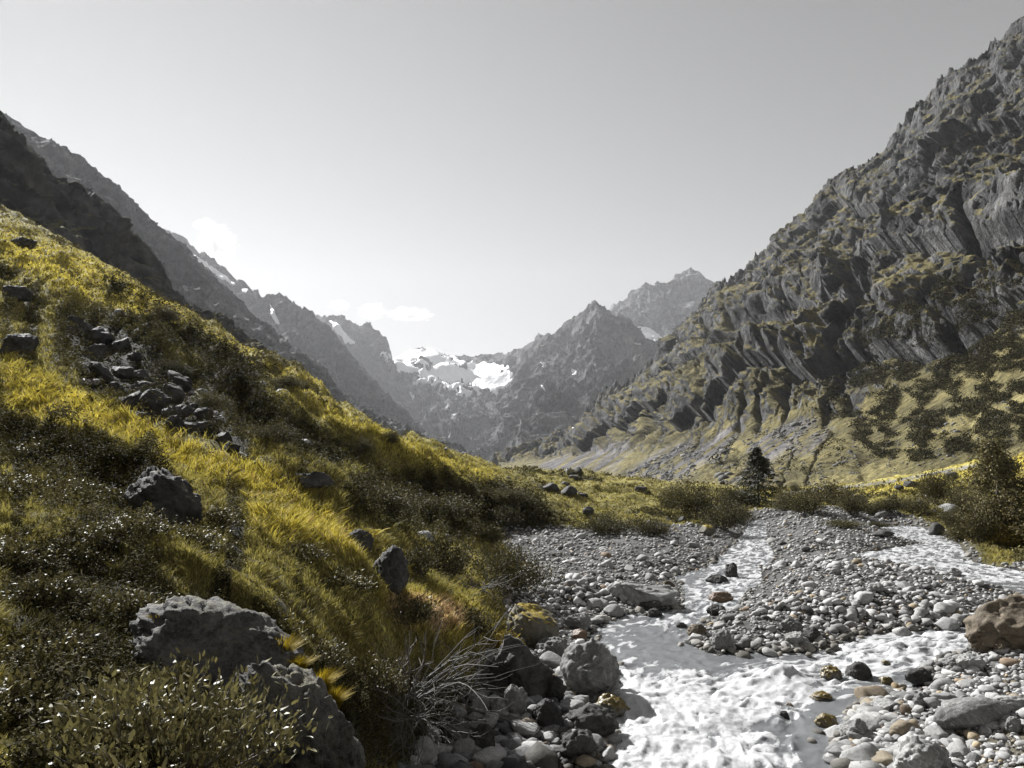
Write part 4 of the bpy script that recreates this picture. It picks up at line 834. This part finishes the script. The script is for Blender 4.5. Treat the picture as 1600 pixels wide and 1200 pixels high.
wind = wind*.45+np.stack([fbm(P3(gx, gy, 2, .38*1), 2), fbm(P3(gx, gy, 17, .38), 2), 0*gx], -1)*1.3; ln = wind+rp.normal(size=(m, 3))*np.array([.42, .42, 0]); b0 = np.stack([gx, gy, gz-.015], -1); hv = hgt[:, None]
mid_ = b0+ln*hv*.25+np.array([0, 0, .6])*hv; tip = b0+ln*hv*.8+np.array([0, 0, .92])*hv; wv_ = (sdv*wid[:, None])
V = np.stack([b0-wv_*.5, b0+wv_*.5, mid_+wv_*.4, tip, mid_-wv_*.4], 1).reshape(-1, 3)
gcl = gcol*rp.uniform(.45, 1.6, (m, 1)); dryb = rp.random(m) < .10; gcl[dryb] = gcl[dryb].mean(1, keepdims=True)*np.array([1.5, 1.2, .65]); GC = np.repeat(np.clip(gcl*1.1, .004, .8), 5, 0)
tag(mesh_np('grass', V, np.arange(m*5).reshape(m, 5), M_grass, col=GC, smooth=False), kind='stuff')
# low herbs and heath: small dark glossy leaves in clumps
wh = (1-.8*rfz)*sstep(.0, .6, SBc)*(.35+.65*sstep(6, 13, Y[:-1, :-1]))*(.04+HE+.4*dk)*(.08+sstep(-.3, .5, fbm(P3(X*1.0, Y, 3.0, .8), 3, .6))[:-1, :-1])*(1-pc)*(Y[:-1, :-1] < 170)
bl, gi, gj = sample(330000, wh, rp); m = len(gi)
gx, gy, gz = bl(X), bl(Y), bl(Z); gd = np.hypot(gx, gy); fs = np.clip(gd/10, .9, 9)
mound = np.clip(fbm(P3(gx/fs, gy/fs, 9.1, .45), 3, .6)+.35, 0, 1.2); hz_ = rp.random(m)**.6*(.05+.26*mound)*np.clip(fs, .9, 3.0)
c = np.stack([gx, gy, gz+hz_], -1); D = unit(rp.normal(size=(m, 3))*np.array([1, 1, .45])+np.array([0, -.1, .35]))
Lh = np.maximum(.028, gd*.0030)*rp.uniform(.6, 1.4, m); V, F = leaves(c, D, Lh, Lh*rp.uniform(.4, .65, m), rp, 'hex', .9)
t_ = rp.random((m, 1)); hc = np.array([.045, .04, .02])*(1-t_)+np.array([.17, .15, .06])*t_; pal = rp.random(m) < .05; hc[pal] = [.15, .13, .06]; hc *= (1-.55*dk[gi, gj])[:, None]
tag(mesh_np('undergrowth', V, F, M_under, col=np.repeat(hc*rp.uniform(.7, 1.3, (m, 1)), 6, 0), smooth=False), kind='stuff')
print('grass', time.time()-T0)
# the leafy willow in the bottom left corner and its neighbours
DG, LG = (.05, .046, .02), (.2, .17, .06)
def base(u, v, d=None):
    if d is None: return hit(u, v)
    rx, rz = ray(u, v); return (float(rx*d), float(d), float(ground(rx*d, d)))
def crown_to(label, u, vtop, d, wpx, nst, nlf, ll, lw, seed, c0=DG, c1=LG, mat=None, cat='shrub', **kw):
    rx, rz = ray(u, vtop); x_, y_ = float(rx*d), float(d); zb = float(ground(x_, y_)); h = max(.3, H+float(rz)*d-zb); w = wpx*d/FPX
    return shrub(label, (x_, y_, zb-.05), h, w, nst, nlf, ll, lw, seed, c0, c1, mat or M_leafm, cat, **kw)
crown_to('big leafy willow bush filling the bottom left in front of the outcrop', 270, 1035, 4.1, 400, 46, 5200, .052, .018, 501, (.05, .047, .024), (.25, .22, .105), M_willow, stemr=.012, up=.8, spread=.13, dome=.75, core=.3)
for lab, u, vt, d, w, nl, s in (
        ('dark herb bush at the lower left edge beyond the willow', 70, 985, 5.6, 190, 3600, 511), ('tall herb bush with glinting leaves at the left edge', 25, 840, 8.5, 190, 3800, 512),
        ('rounded herb bush catching light above the upper slab', 205, 835, 9.5, 150, 3600, 513), ('low herb bush on the crest left of the golden grass', 30, 735, 13.0, 170, 3000, 514),
        ('dark herb bush below the rugged hillside boulder', 290, 850, 9.8, 130, 2600, 515), ('small herb bush between the upper slab and the grass slope', 425, 940, 9.0, 100, 2000, 516),
        ('grey-leaved herb bush on the slope right of the slab', 505, 985, 9.5, 90, 1600, 517), ('small herb bush at the extreme bottom left corner', 10, 1120, 4.4, 170, 2400, 518),
        ('pale-leaved bush on the grass slope above the dead branches', 535, 905, 13.0, 90, 1500, 519), ('herb bush left of the rugged hillside boulder', 120, 775, 13.0, 150, 2600, 520),
        ('herb bush with white-edged leaves in the middle of the left herb slope', 115, 865, 8.8, 140, 3000, 521), ('leafy herb bush just above the willow top', 200, 935, 7.2, 150, 3000, 522),
        ('herb bush growing over the left end of the upper slab', 262, 1000, 5.3, 90, 1900, 529), ('low herb bush under the dark rock tower on the bank', 640, 925, 14.5, 90, 1500, 530),
        ('narrow herb bush between the two big herb mounds at the left edge', 75, 905, 7.0, 120, 2400, 523), ('herb bush at the upper left tip of the slab', 240, 965, 6.6, 90, 1700, 524),
        ('small dark herb bush at the foot of the golden rib', 330, 800, 12.0, 90, 1500, 525), ('low herb bush under the golden rib at the left edge', 90, 690, 17.0, 110, 1500, 526),
        ('herb bush halfway down the slope right of the golden rib', 470, 860, 13.0, 80, 1300, 527), ('herb bush in the hollow left of the overhanging bank', 590, 1010, 11.0, 100, 1600, 528)):
    crown_to(lab, u, vt, d, w, 26, nl, .045*max(1, d/9), .021*max(1, d/9), s, (.028, .026, .013), (.19, .165, .075), M_leafm, stemr=.007, up=.5, spread=.16, dome=1.3, flat=1.0)
# bushes on the bank between meadow and gravel
BG0, BG1 = (.035, .032, .017), (.105, .092, .042)
for lab, u, vb, h, w, nl, s in (
        ('dense dark bush on the bank above the left gravel', 700, 905, 80, 90, 3600, 531), ('bush with twiggy olive leaves spilling onto the left gravel', 785, 925, 75, 150, 6000, 532),
        ('small round bush in front of the shadowed bank', 765, 850, 34, 50, 1500, 533), ('dark bush right of the rock tower on the bank', 655, 905, 62, 66, 2200, 534),
        ('low bush at the roots above the mossy-crowned boulder', 735, 990, 40, 90, 2200, 535), ('yellow-tipped little bush over the overhanging boulder', 780, 1025, 40, 66, 1800, 536)):
    x_, y_, z_ = base(u, vb); k = y_/FPX
    shrub(lab, (x_, y_, z_-.08), h*k, w*k, 24, nl, max(.04, 4.2*k), max(.017, 1.9*k), s, (.13, .1, .02) if 'yellow' in lab else BG0, (.3, .22, .03) if 'yellow' in lab else BG1, M_bush, 'bush', 'bush', stemr=.012, up=.5)
# river bushes: three kinds, each copy its own thing
pr = []
for k in range(3):
    r0 = np.random.default_rng(560+k); (SV, SF), (V, F, C_) = shrub_geo(1.0, 1.7, 26, 5200, .060, .034, r0, (.03, .028, .016), [(.09, .08, .04), (.16, .14, .07), (.12, .105, .045)][k], kind='quad', up=.5, stemr=.01, spread=.2)
    e = empty('bush', (0, 0, 0), 'x', 'bush'); mesh_np('stems', SV, SF, M_bark, e); mesh_np('foliage', V, F, M_bush, e, col=C_, smooth=False); pr.append(e)
RB = [('grey-olive feathery bush at the upper edge of the left gravel', 950, 836, 34, 90), ('darker bush leaning on the feathery one by the left gravel', 1010, 838, 30, 70), ('tall dark bush on the near bank left of the channel head', 1085, 812, 52, 90),
      ('spreading bush beside the tall dark one at the channel head', 1130, 828, 44, 86), ('bush right under the knoll edge behind the channel head', 1060, 795, 34, 60), ('dark bush reaching the water at the channel head', 1155, 818, 26, 44),
      ('low bush left of the spruce trunk', 1150, 792, 30, 60), ('bush at the right foot of the spruce', 1222, 800, 30, 56), ('wide dark bush behind the far gravel', 1262, 803, 34, 80), ('humped bush on the far bank below the path end', 1300, 788, 34, 90),
      ('dark bush closing the far river bend', 1330, 806, 34, 56), ('small bush left of the grey bend boulder', 1362, 806, 22, 36), ('round dark bush right of the half-lit boulder', 1392, 800, 26, 50), ('bush cluster in front of the right meadow knoll', 1440, 806, 28, 60),
      ('tall loose bush standing left of the white outcrop boulder', 1462, 790, 48, 56), ('bush between the white outcrop and the right tree', 1508, 800, 34, 60), ('low dark-green bush on the far right bank', 1480, 826, 26, 60),
      ('bright low bush by the dark-sided boulder', 1500, 846, 24, 50), ('little dark bush on the right meadow above the boulders', 1488, 752, 12, 22), ('tiny bush on the meadow slope right of the spruce', 1245, 770, 12, 26),
      ('small willow mat growing on the bar upstream', 1315, 824, 13, 70), ('second willow mat on the bar nearer the right channel', 1368, 824, 10, 40), ('dark tuft bush on the hill rib above the golden grass', 562, 712, 26, 40), ('dark bush hanging on the crest of the hillside rib', 612, 694, 22, 34),
      ('dark bush in the shadowed trough below the crest', 430, 690, 34, 70), ('wide black bush mass at the left of the shadowed bank', 600, 800, 42, 110), ('wide black bush mass in the middle of the shadowed bank', 690, 812, 40, 110), ('black bush at the right end of the shadowed bank', 775, 824, 34, 90),
      ('dark bush on the knoll slope above the shadowed bank', 800, 790, 24, 70), ('low dark bush where the rockfall ends', 330, 640, 26, 60), ('dark bush above the rockfall on the hillside', 270, 585, 24, 60), ('dark heath bush high on the hillside near the crag', 250, 500, 20, 60), ('dark heath bush on the middle hillside crest', 450, 610, 22, 60)]
first = set()
for k, (lab, u, vb, h, w) in enumerate(RB):
    x_, y_, z_ = base(u, vb); kk = y_/FPX; p = pr[k % 3]; s = (w*kk/1.6, 1.12*h*kk)
    if k % 3 not in first and k < 3:
        first.add(k % 3); p.location = (x_, y_, z_-.1); p.rotation_euler = (0, 0, k*1.3); p.scale = (s[0], s[0], s[1]); p['label'] = lab
    else: copy_thing(p, (x_, y_, z_-.1), k*1.3, s, lab)
# the tall alder by the right frame edge
def tree(label, loc, h, w, seed, nl, ll, lw, c0, c1, cat='tree', name='alder_tree', trunks=3):
    r = np.random.default_rng(seed); e = empty(name, loc, label, cat); st = []; ends = []
    for t in range(trunks):
        a = r.uniform(0, 6.28); tt_ = np.linspace(0, 1, 9); off = .16*w*t
        p = np.stack([np.cos(a)*off*tt_, np.sin(a)*off*tt_, h*r.uniform(.8, .97)*tt_], -1)+np.cumsum(r.normal(size=(9, 3))*.012*h, 0)*np.array([1, 1, .2]); st.append(tube(p, np.linspace(.017*h, .003*h, 9), 6))
        for b_i in range(34):
            f = r.uniform(.12, .98); i = int(f*8); q = p[i]+(p[min(i+1, 8)]-p[i])*(f*8-i); a2 = r.uniform(0, 6.28); L = w*.5*(1.05-f)**.55*r.uniform(.5, 1.1)*(.6 if f < .2 else 1)
            s5 = np.linspace(0, 1, 5); bp = q+np.stack([np.cos(a2)*L*s5, np.sin(a2)*L*s5, L*(.5*s5-.25*s5**2)+0*s5], -1)+np.cumsum(r.normal(size=(5, 3))*.03*L, 0); st.append(tube(bp, np.linspace(.005*h, .0012*h, 5), 4)); ends.append(bp)
    SV, SF = joinm(st); mesh_np('trunk', SV, SF, M_bark, e); E = np.array(ends); k = r.integers(0, len(E), nl); f = r.random(nl)**.55*4; i = np.clip(f.astype(int), 0, 3); f = (f-i)[:, None]
    c = E[k, i]*(1-f)+E[k, i+1]*f+r.normal(size=(nl, 3))*.045*w; D = unit(r.normal(size=(nl, 3))+np.array([0, 0, .1])); V, F = leaves(c, D, ll*r.uniform(.6, 1.3, nl), lw*r.uniform(.7, 1.2, nl), r, 'hex', .5)
    m = r.random((nl, 1)); mesh_np('crown', V, F, M_bush, e, col=np.repeat((np.array(c0)*(1-m)+np.array(c1)*m)*r.uniform(.7, 1.3, (nl, 1)), 6, 0), smooth=False); return e
AC0, AC1 = (.05, .046, .028), (.22, .19, .09)
x_, y_, z_ = base(1572, 872, 50); tree('tall loose-crowned alder by the right channel at the frame edge', (x_, y_, z_), 178*y_/FPX, 128*y_/FPX, 601, 17000, .17, .10, AC0, AC1)
x_, y_, z_ = base(1625, 880, 47); tree('shorter alder half outside the right frame edge', (x_, y_, z_), 120*y_/FPX, 130*y_/FPX, 602, 10000, .16, .10, AC0, (.13, .105, .04))
for lab, u, vb, h, w, s in (('bushy willow at the left foot of the tall alder', 1530, 868, 60, 60, 611), ('yellowish willow bush on the shore under the tall alder', 1560, 882, 36, 80, 612), ('willow bush between alder and frame edge', 1600, 884, 56, 70, 613), ('grey willow bush behind the left side of the alder', 1530, 812, 60, 60, 614)):
    x_, y_, z_ = base(u, vb, 49 if vb > 850 else None); k = y_/FPX
    shrub(lab, (x_, y_, z_-.1), h*k, w*k, 22, 3200, .14, .07, s, (.15, .115, .025) if 'yellow' in lab else BG0, (.26, .2, .045) if 'yellow' in lab else BG1, M_bush, 'bush', 'bush', stemr=.02)
# spruces
def spruce(label, loc, h, w, seed, nwh, per, name='spruce_tree', group=None, nb=(.022, .024, .016), nc=(.06, .058, .03)):
    r = np.random.default_rng(seed); e = empty(name, loc, label, 'tree', group); tz = np.linspace(0, 1, 8); mesh_np('trunk', *tube(np.stack([0*tz, 0*tz, tz*h], -1), np.linspace(.02*h, .002*h, 8), 6), M_bark, e)
    Cn, D = [], []
    for k in range(nwh):
        f = .04+.95*(k/nwh)**.9; zz = f*h; L0 = w*.5*((1-f)**.8)*(1 if f > .12 else .75)
        for b_i in range(8):
            a = r.uniform(0, 6.28); L = L0*r.uniform(.5, 1.15); s = r.random(per)**.7; dr = np.array([math.cos(a), math.sin(a), 0])
            p = dr*(L*s)[:, None]+np.array([0, 0, 1])*(zz-.28*L*s+.12*L*s**3)[:, None]; side = np.array([-dr[1], dr[0], 0])*r.normal(size=(per, 1))*(.16*L*(1.1-s))[:, None]
            Cn.append(p+side+r.normal(size=(per, 3))*.008*h); D.append(unit(dr*.8+side/(L+.01)+np.array([0, 0, -.35])+r.normal(size=(per, 3))*.35))
    Cn = np.concatenate(Cn); D = np.concatenate(D); m = len(Cn); V, F = leaves(Cn, D, .045*h*r.uniform(.5, 1.2, m), .016*h*r.uniform(.6, 1.2, m), r, 'quad', .7)
    t = r.random((m, 1)); mesh_np('crown', V, F, M_needle, e, col=np.repeat(np.array(nb)*(1-t)+np.array(nc)*t, 4, 0), smooth=False); return e
x_, y_, z_ = base(1186, 793); spruce('dark spruce standing alone behind the left end of the far gravel', (x_, y_, z_), 94*y_/FPX, 118*y_/FPX, 701, 24, 64)
def at_wall(u, v):
    m_ = np.hypot(ur-u, vr-v); m_[m_ > 6] = 1e6; dep = np.where(m_ < 6, Gr[..., 1], 1e9); k = np.unravel_index(np.argmin(dep+m_*10), dep.shape)
    return Gr[k] if dep[k] < 1e8 else Gr[np.unravel_index(np.argmin(np.hypot(ur-u, vr-v)), ur.shape)]
g0 = at_wall(1402, 548); s0 = spruce('slim dark spruce growing on the ledge of the right rock wall', g0, 66*g0[1]/FPX, 26*g0[1]/FPX, 702, 18, 16)
# scrub on the right wall: a mass nobody could count
def wall_scatter(poly, nn_, thr=-.1):
    msk = (in_poly(ur, vr, poly)) & (nrr[..., 2] > .12); kk = np.nonzero(msk.ravel())[0]; f = fbm(P3(ur, vr, 0, 34), 4, .6).ravel()[kk]; kk = kk[f > thr]
    gg = Gr.reshape(-1, 3)[kk]; a_ = 1.0/np.maximum(gg[:, 1], 50)**1.0; return gg[rp.choice(len(kk), nn_, p=a_/a_.sum())]
SC = np.concatenate([wall_scatter([(1360, 480), (1480, 440), (1700, 400), (1700, 690), (1540, 705), (1430, 722), (1370, 715), (1330, 680), (1330, 610)], 4600, -.03),
                     wall_scatter([(1400, 460), (1500, 420), (1700, 400), (1700, 600), (1400, 610)], 1500, -.15), wall_scatter([(1250, 560), (1400, 470), (1400, 640), (1280, 660)], 350, .05), wall_scatter([(1100, 690), (1300, 660), (1380, 720), (1250, 745), (1100, 745)], 90, .0), wall_scatter([(1020, 520), (1120, 470), (1150, 520), (1040, 600)], 260, .0)])
per = 44; m = len(SC); rad = rp.uniform(.8, 2.5, m)*np.clip(SC[:, 1]/260, .6, 2.2); cc = rp.normal(size=(m, per, 3)); cc = cc/np.linalg.norm(cc, axis=-1, keepdims=True)*rp.random((m, per, 1))**.4; cc[..., 2] = np.abs(cc[..., 2])*.75
cc = SC[:, None]+cc*rad[:, None, None]; cc = cc.reshape(-1, 3); D = unit(rp.normal(size=cc.shape)); Lf = np.repeat(rad, per)*rp.uniform(.2, .4, len(cc)); V, F = leaves(cc, D, Lf, Lf*.6, rp, 'quad', .8)
t = rp.random((len(cc), 1)); sco = (np.array([.022, .021, .012])*(1-t)+np.array([.062, .056, .028])*t)
tag(mesh_np('shrubbery', V, F, M_under, col=np.repeat(sco, 4, 0), smooth=False), kind='stuff')
# loose rocks on the scree, also uncountable
def wall_rocks(poly, nn_, thr=-.1):
    msk = in_poly(ur, vr, poly); kk = np.nonzero(msk.ravel())[0]; f = fbm(P3(ur, vr, 3, 22), 3, .6).ravel()[kk]; kk = kk[f > thr]; return Gr.reshape(-1, 3)[rp.choice(kk, nn_)]
SR = np.concatenate([wall_rocks([(960, 748), (1060, 700), (1110, 690), (1080, 750), (1000, 756)], 900), wall_rocks([(1050, 735), (1180, 680), (1300, 640), (1290, 700), (1150, 770)], 800, .05), wall_rocks([(1100, 760), (1300, 700), (1600, 600), (1600, 690), (1300, 765)], 500, .1)])
m = len(SR); RV, RF = rock(1, 900, 6, .7, .1, (1, .8, .65)); s = rp.lognormal(-.65, .5, m)*np.clip(SR[:, 1]/330, .6, 1.6); s = np.minimum(s, 3.2); a = rp.uniform(0, 6.28, m)
V = rotz(np.repeat(RV[None], m, 0), a[:, None])*s[:, None, None]+SR[:, None]; g = rp.uniform(.05, .17, m); cl = np.repeat(np.stack([g, g*.98, g*.93], -1), len(RV), 0)
tag(mesh_np('rubble', V.reshape(-1, 3), (RF[None]+(np.arange(m)*len(RV))[:, None, None]).reshape(-1, 3), M_peb, col=cl), kind='stuff')
# small stones on the grass of the hillside and the knoll
bl, gi, gj = sample(420, ((SBc > .5) & (Y[:-1, :-1] > 25) & (Y[:-1, :-1] < 150)).astype(float)*sstep(.2, .6, fbm(P3(X, Y, 12, 12.0), 3, .6))[:-1, :-1], rp)
x, y, z = bl(X), bl(Y), bl(Z); w_ = np.full(len(x), 9.0); size = np.clip(rp.lognormal(-1.6, .45, len(x)), .1, .6); cols = stone_cols(len(x), w_)*.75
tag(merge(np.arange(len(x)), protos2, 'stones_in_grass'), kind='stuff')
print('plants', time.time()-T0)
# dead branches and driftwood
def branches(name, label, loc, n_, L, seed, dirs, rad=.012, fork=3, cat='branches', spread=.5, curl=.25):
    r = np.random.default_rng(seed); st = []
    for k in range(n_):
        d = unit(np.array(dirs[k % len(dirs)], float)+r.normal(size=3)*spread*.35); p = [np.array([r.normal()*.12, r.normal()*.12, 0])]; l = L*r.uniform(.55, 1.1); ns = 9
        for j in range(ns): d = unit(d+r.normal(size=3)*curl*.5+np.array([0, 0, -.03])); p.append(p[-1]+d*l/ns)
        p = np.array(p); st.append(tube(p, np.linspace(rad, rad*.25, ns+1)*r.uniform(.6, 1.2), 5))
        for f in range(fork):
            i = r.integers(2, ns-1); d2 = unit(d+r.normal(size=3)*.8); q = [p[i]]
            for j in range(5): d2 = unit(d2+r.normal(size=3)*curl*.6); q.append(q[-1]+d2*l*.07*r.uniform(.6, 1.4))
            st.append(tube(np.array(q), np.linspace(rad*.5, rad*.15, 6), 4))
    V, F = joinm(st); o = mesh_np(name, V, F, M_dead if 'bleached' in label or 'pale' in label else M_bark); o.location = loc; tag(o, label, cat); return o
x_, y_, z_ = base(640, 1050, 11.5); z_ = max(z_, float(at(640, 1075, 11.5)[2]))
branches('dead_branches', 'dark upright dead branches rising from the bank above the rocks', (x_-.1, y_, z_), 8, .85, 801, [(-.35, 0, 1), (-.1, 0, 1), (.25, .1, 1), (.4, 0, .9)], .024, 3)
branches('dead_branches', 'pale long dead branches fanning up to the right over the bank', (x_+.1, y_-.1, z_-.1), 20, 1.9, 802, [(1, 0, .75), (1, .2, .5), (1, -.1, .3), (.7, 0, .9)], .012, 3)
x2, y2, z2 = at(650, 1120, 10.8)
branches('driftwood', 'bleached tangle of driftwood twigs below the dead branches', (x2, y2, z2), 38, 1.05, 803, [(1, -.1, -.2), (.4, -.3, -.8), (-1, 0, .1), (.9, 0, .35), (.2, -.2, .7), (-.5, 0, -.6)], .008, 4, curl=.5)
x3, y3, z3 = base(745, 930)
branches('driftwood', 'grey bleached branches lying under the bush beside the left gravel', (x3, y3, z3+.15), 22, 1.5, 804, [(1, 0, .25), (-1, 0, .3), (.6, -.3, .1), (-.3, 0, .7)], .014, 4, curl=.4)
x4, y4, z4 = at(1322, 1066, H/(466/FPX)*1.02)
branches('stick', 'thin bent stick standing against the dark oval boulder in the rapids', (x4, y4-.25, .02), 1, .62, 805, [(.1, 0, 1)], .02, 1, cat='stick', curl=.22)
# yellow grass tussocks and ferns on the near bank
def tussock(name, label, loc, h, w, n_, seed, c0, c1, cat):
    r = np.random.default_rng(seed); a = r.uniform(0, 6.28, n_); rr = w*.22*np.sqrt(r.random(n_)); b0 = np.stack([np.cos(a)*rr, np.sin(a)*rr, 0*a], -1); ln = np.stack([np.cos(a), np.sin(a), 0*a], -1)*(r.random((n_, 1))*w/h*.75)+np.array([.12, 0, 0]); hh_ = (h*r.uniform(.55, 1.1, n_))[:, None]
    sd_ = np.stack([-np.sin(a+.7), np.cos(a+.7), 0*a], -1)*.0035*max(1, loc[1]/5); mid_ = b0+ln*hh_*.3+np.array([0, 0, .62])*hh_; tip = b0+ln*hh_+np.array([0, 0, .95])*hh_
    V = np.stack([b0-sd_, b0+sd_, mid_+sd_*.8, tip, mid_-sd_*.8], 1).reshape(-1, 3); t = r.random((n_, 1)); o = mesh_np(name, V, np.arange(n_*5).reshape(n_, 5), M_grass, col=np.repeat((np.array(c0)*(1-t)+np.array(c1)*t), 5, 0), smooth=False); o.location = [float(q) for q in loc]; tag(o, label, cat)
YG0, YG1 = (.16, .12, .015), (.42, .31, .035)
for lab, u, v, d, h, w, s in (('bright yellow grass tuft on top of the outcrop', 438, 1038, 6.4, .24, .28, 901), ('small golden moss tuft right of the yellow tuft on the outcrop', 466, 1050, 6.3, .13, .22, 902), ('golden grass tuft hanging on the right shoulder of the outcrop', 500, 1085, 6.2, .2, .25, 903),
                          ('yellow grass tuft beside the willow tip on the upper slab', 246, 985, 6.2, .15, .2, 904), ('golden tuft at the outer corner of the outcrop', 520, 1110, 6.2, .18, .22, 905)):
    p = at(u, v, d); tussock('grass_tuft', lab, p, h, w, 420, s, YG0, YG1, 'grass tuft')
def fern(label, loc, L, seed, nf, c0, c1):
    r = np.random.default_rng(seed); Vs, Fs, o = [], [], 0
    for k in range(nf):
        a = r.uniform(0, 6.28); l = L*r.uniform(.7, 1.1); t = np.linspace(.05, 1, 22); dr = np.array([math.cos(a), math.sin(a), 0]); sp = np.array([-dr[1], dr[0], 0]); p = dr*(l*.75*t)[:, None]+np.array([0, 0, 1])*(l*(.95*t-.5*t*t))[:, None]
        for sg in (-1, 1):
            D = unit(np.repeat((sp*sg)[None], 22, 0)+dr*.35); ll_ = l*.26*np.sin(np.pi*np.clip(t*.92+.1, 0, 1))+.01; V, F = leaves(p, D, ll_, np.full(22, l*.045), r, 'quad', 2.5); Vs.append(V); Fs.append(F+o); o += len(V)
    V = np.concatenate(Vs); t = r.random((len(V)//4, 1)); ob = mesh_np('fern', V, np.concatenate(Fs), M_grass, col=np.repeat(np.array(c0)*(1-t)+np.array(c1)*t, 4, 0), smooth=False); ob.location = loc; tag(ob, label, 'fern')
for lab, u, v, L, s, c0, c1 in (('bright yellow-green fern on the bank above the rock tower', 572, 850, .75, 921, (.28, .23, .03), (.45, .36, .04)), ('dark fern right of the bright yellow one', 606, 832, .7, 922, (.05, .05, .02), (.13, .12, .04)), ('second yellowish fern low beside the bright one', 590, 862, .5, 923, (.2, .17, .03), (.35, .28, .04))):
    x_, y_, z_ = base(u, v); fern(lab, (x_, y_, z_), L*max(1, y_/16), s, 13, c0, c1)
# ------------------------------------------------------------------ clouds, beyond the haze
def cloud(label, u, v, wpx, hpx, d, seed, dens, tilt=0.0):
    p = at(u, v, d); k = d/FPX; V, F = ICO[3]; P = V*(1+.25*fbm(V*1.2+seed, 3))[:, None]; P = P*np.array([wpx*k*.5, wpx*k*.3, hpx*k*.5]); c, s = math.cos(tilt), math.sin(tilt)
    P = np.stack([P[:, 0]*c-P[:, 2]*s, P[:, 1], P[:, 0]*s+P[:, 2]*c], -1)
    m = bpy.data.materials.new('cloud'); m.use_nodes = True; t = m.node_tree; t.nodes.clear(); o = t.nodes.new('ShaderNodeOutputMaterial'); vo = t.nodes.new('ShaderNodeVolumePrincipled'); vo.inputs['Color'].default_value = (1, 1, 1, 1); vo.inputs['Anisotropy'].default_value = .3
    tc = t.nodes.new('ShaderNodeTexCoord'); no = t.nodes.new('ShaderNodeTexNoise'); no.inputs['Scale'].default_value = 5.0; no.inputs['Detail'].default_value = 8; no.inputs['Roughness'].default_value = .7; no.inputs['Distortion'].default_value = .8
    mp = t.nodes.new('ShaderNodeVectorMath'); mp.operation = 'SUBTRACT'; mp.inputs[1].default_value = (.5, .5, .5); ln_ = t.nodes.new('ShaderNodeVectorMath'); ln_.operation = 'LENGTH'
    t.links.new(tc.outputs['Generated'], mp.inputs[0]); t.links.new(mp.outputs[0], ln_.inputs[0]); ad = t.nodes.new('ShaderNodeVectorMath'); ad.operation = 'ADD'; ad.inputs[1].default_value = (seed*1.7, seed*.9, 0); t.links.new(tc.outputs['Generated'], ad.inputs[0]); t.links.new(ad.outputs[0], no.inputs['Vector'])
    s1 = t.nodes.new('ShaderNodeMath'); s1.operation = 'MULTIPLY'; s1.inputs[1].default_value = -.75; t.links.new(ln_.outputs['Value'], s1.inputs[0]); s2 = t.nodes.new('ShaderNodeMath'); s2.operation = 'ADD'; t.links.new(s1.outputs[0], s2.inputs[0]); t.links.new(no.outputs['Fac'], s2.inputs[1])
    mr = t.nodes.new('ShaderNodeMapRange'); mr.inputs[1].default_value = .23; mr.inputs[2].default_value = .5; dens *= 1.7; mr.inputs[3].default_value = 0; mr.inputs[4].default_value = dens; t.links.new(s2.outputs[0], mr.inputs[0]); t.links.new(mr.outputs[0], vo.inputs['Density']); t.links.new(vo.outputs[0], o.inputs['Volume'])
    ob = mesh_np('cloud', P, F, m); ob.location = [float(q) for q in p]; tag(ob, label, 'cloud')
cloud('bright white cloud puff rising behind the left ridge', 340, 383, 74, 92, 8200, 1, .010, -.5)
cloud('thin wispy cloud tip above the rising puff', 322, 352, 50, 26, 8200, 2, .004)
cloud('flat white cloud strip above the glacier saddle', 640, 491, 84, 24, 9500, 3, .009)
cloud('faint wispy cloud left of the flat strip', 580, 487, 64, 34, 9500, 4, .004, .3)
cloud('faint small cloud shred above the snow ridge', 530, 477, 50, 22, 9500, 5, .003, .3)
print('all', time.time()-T0)
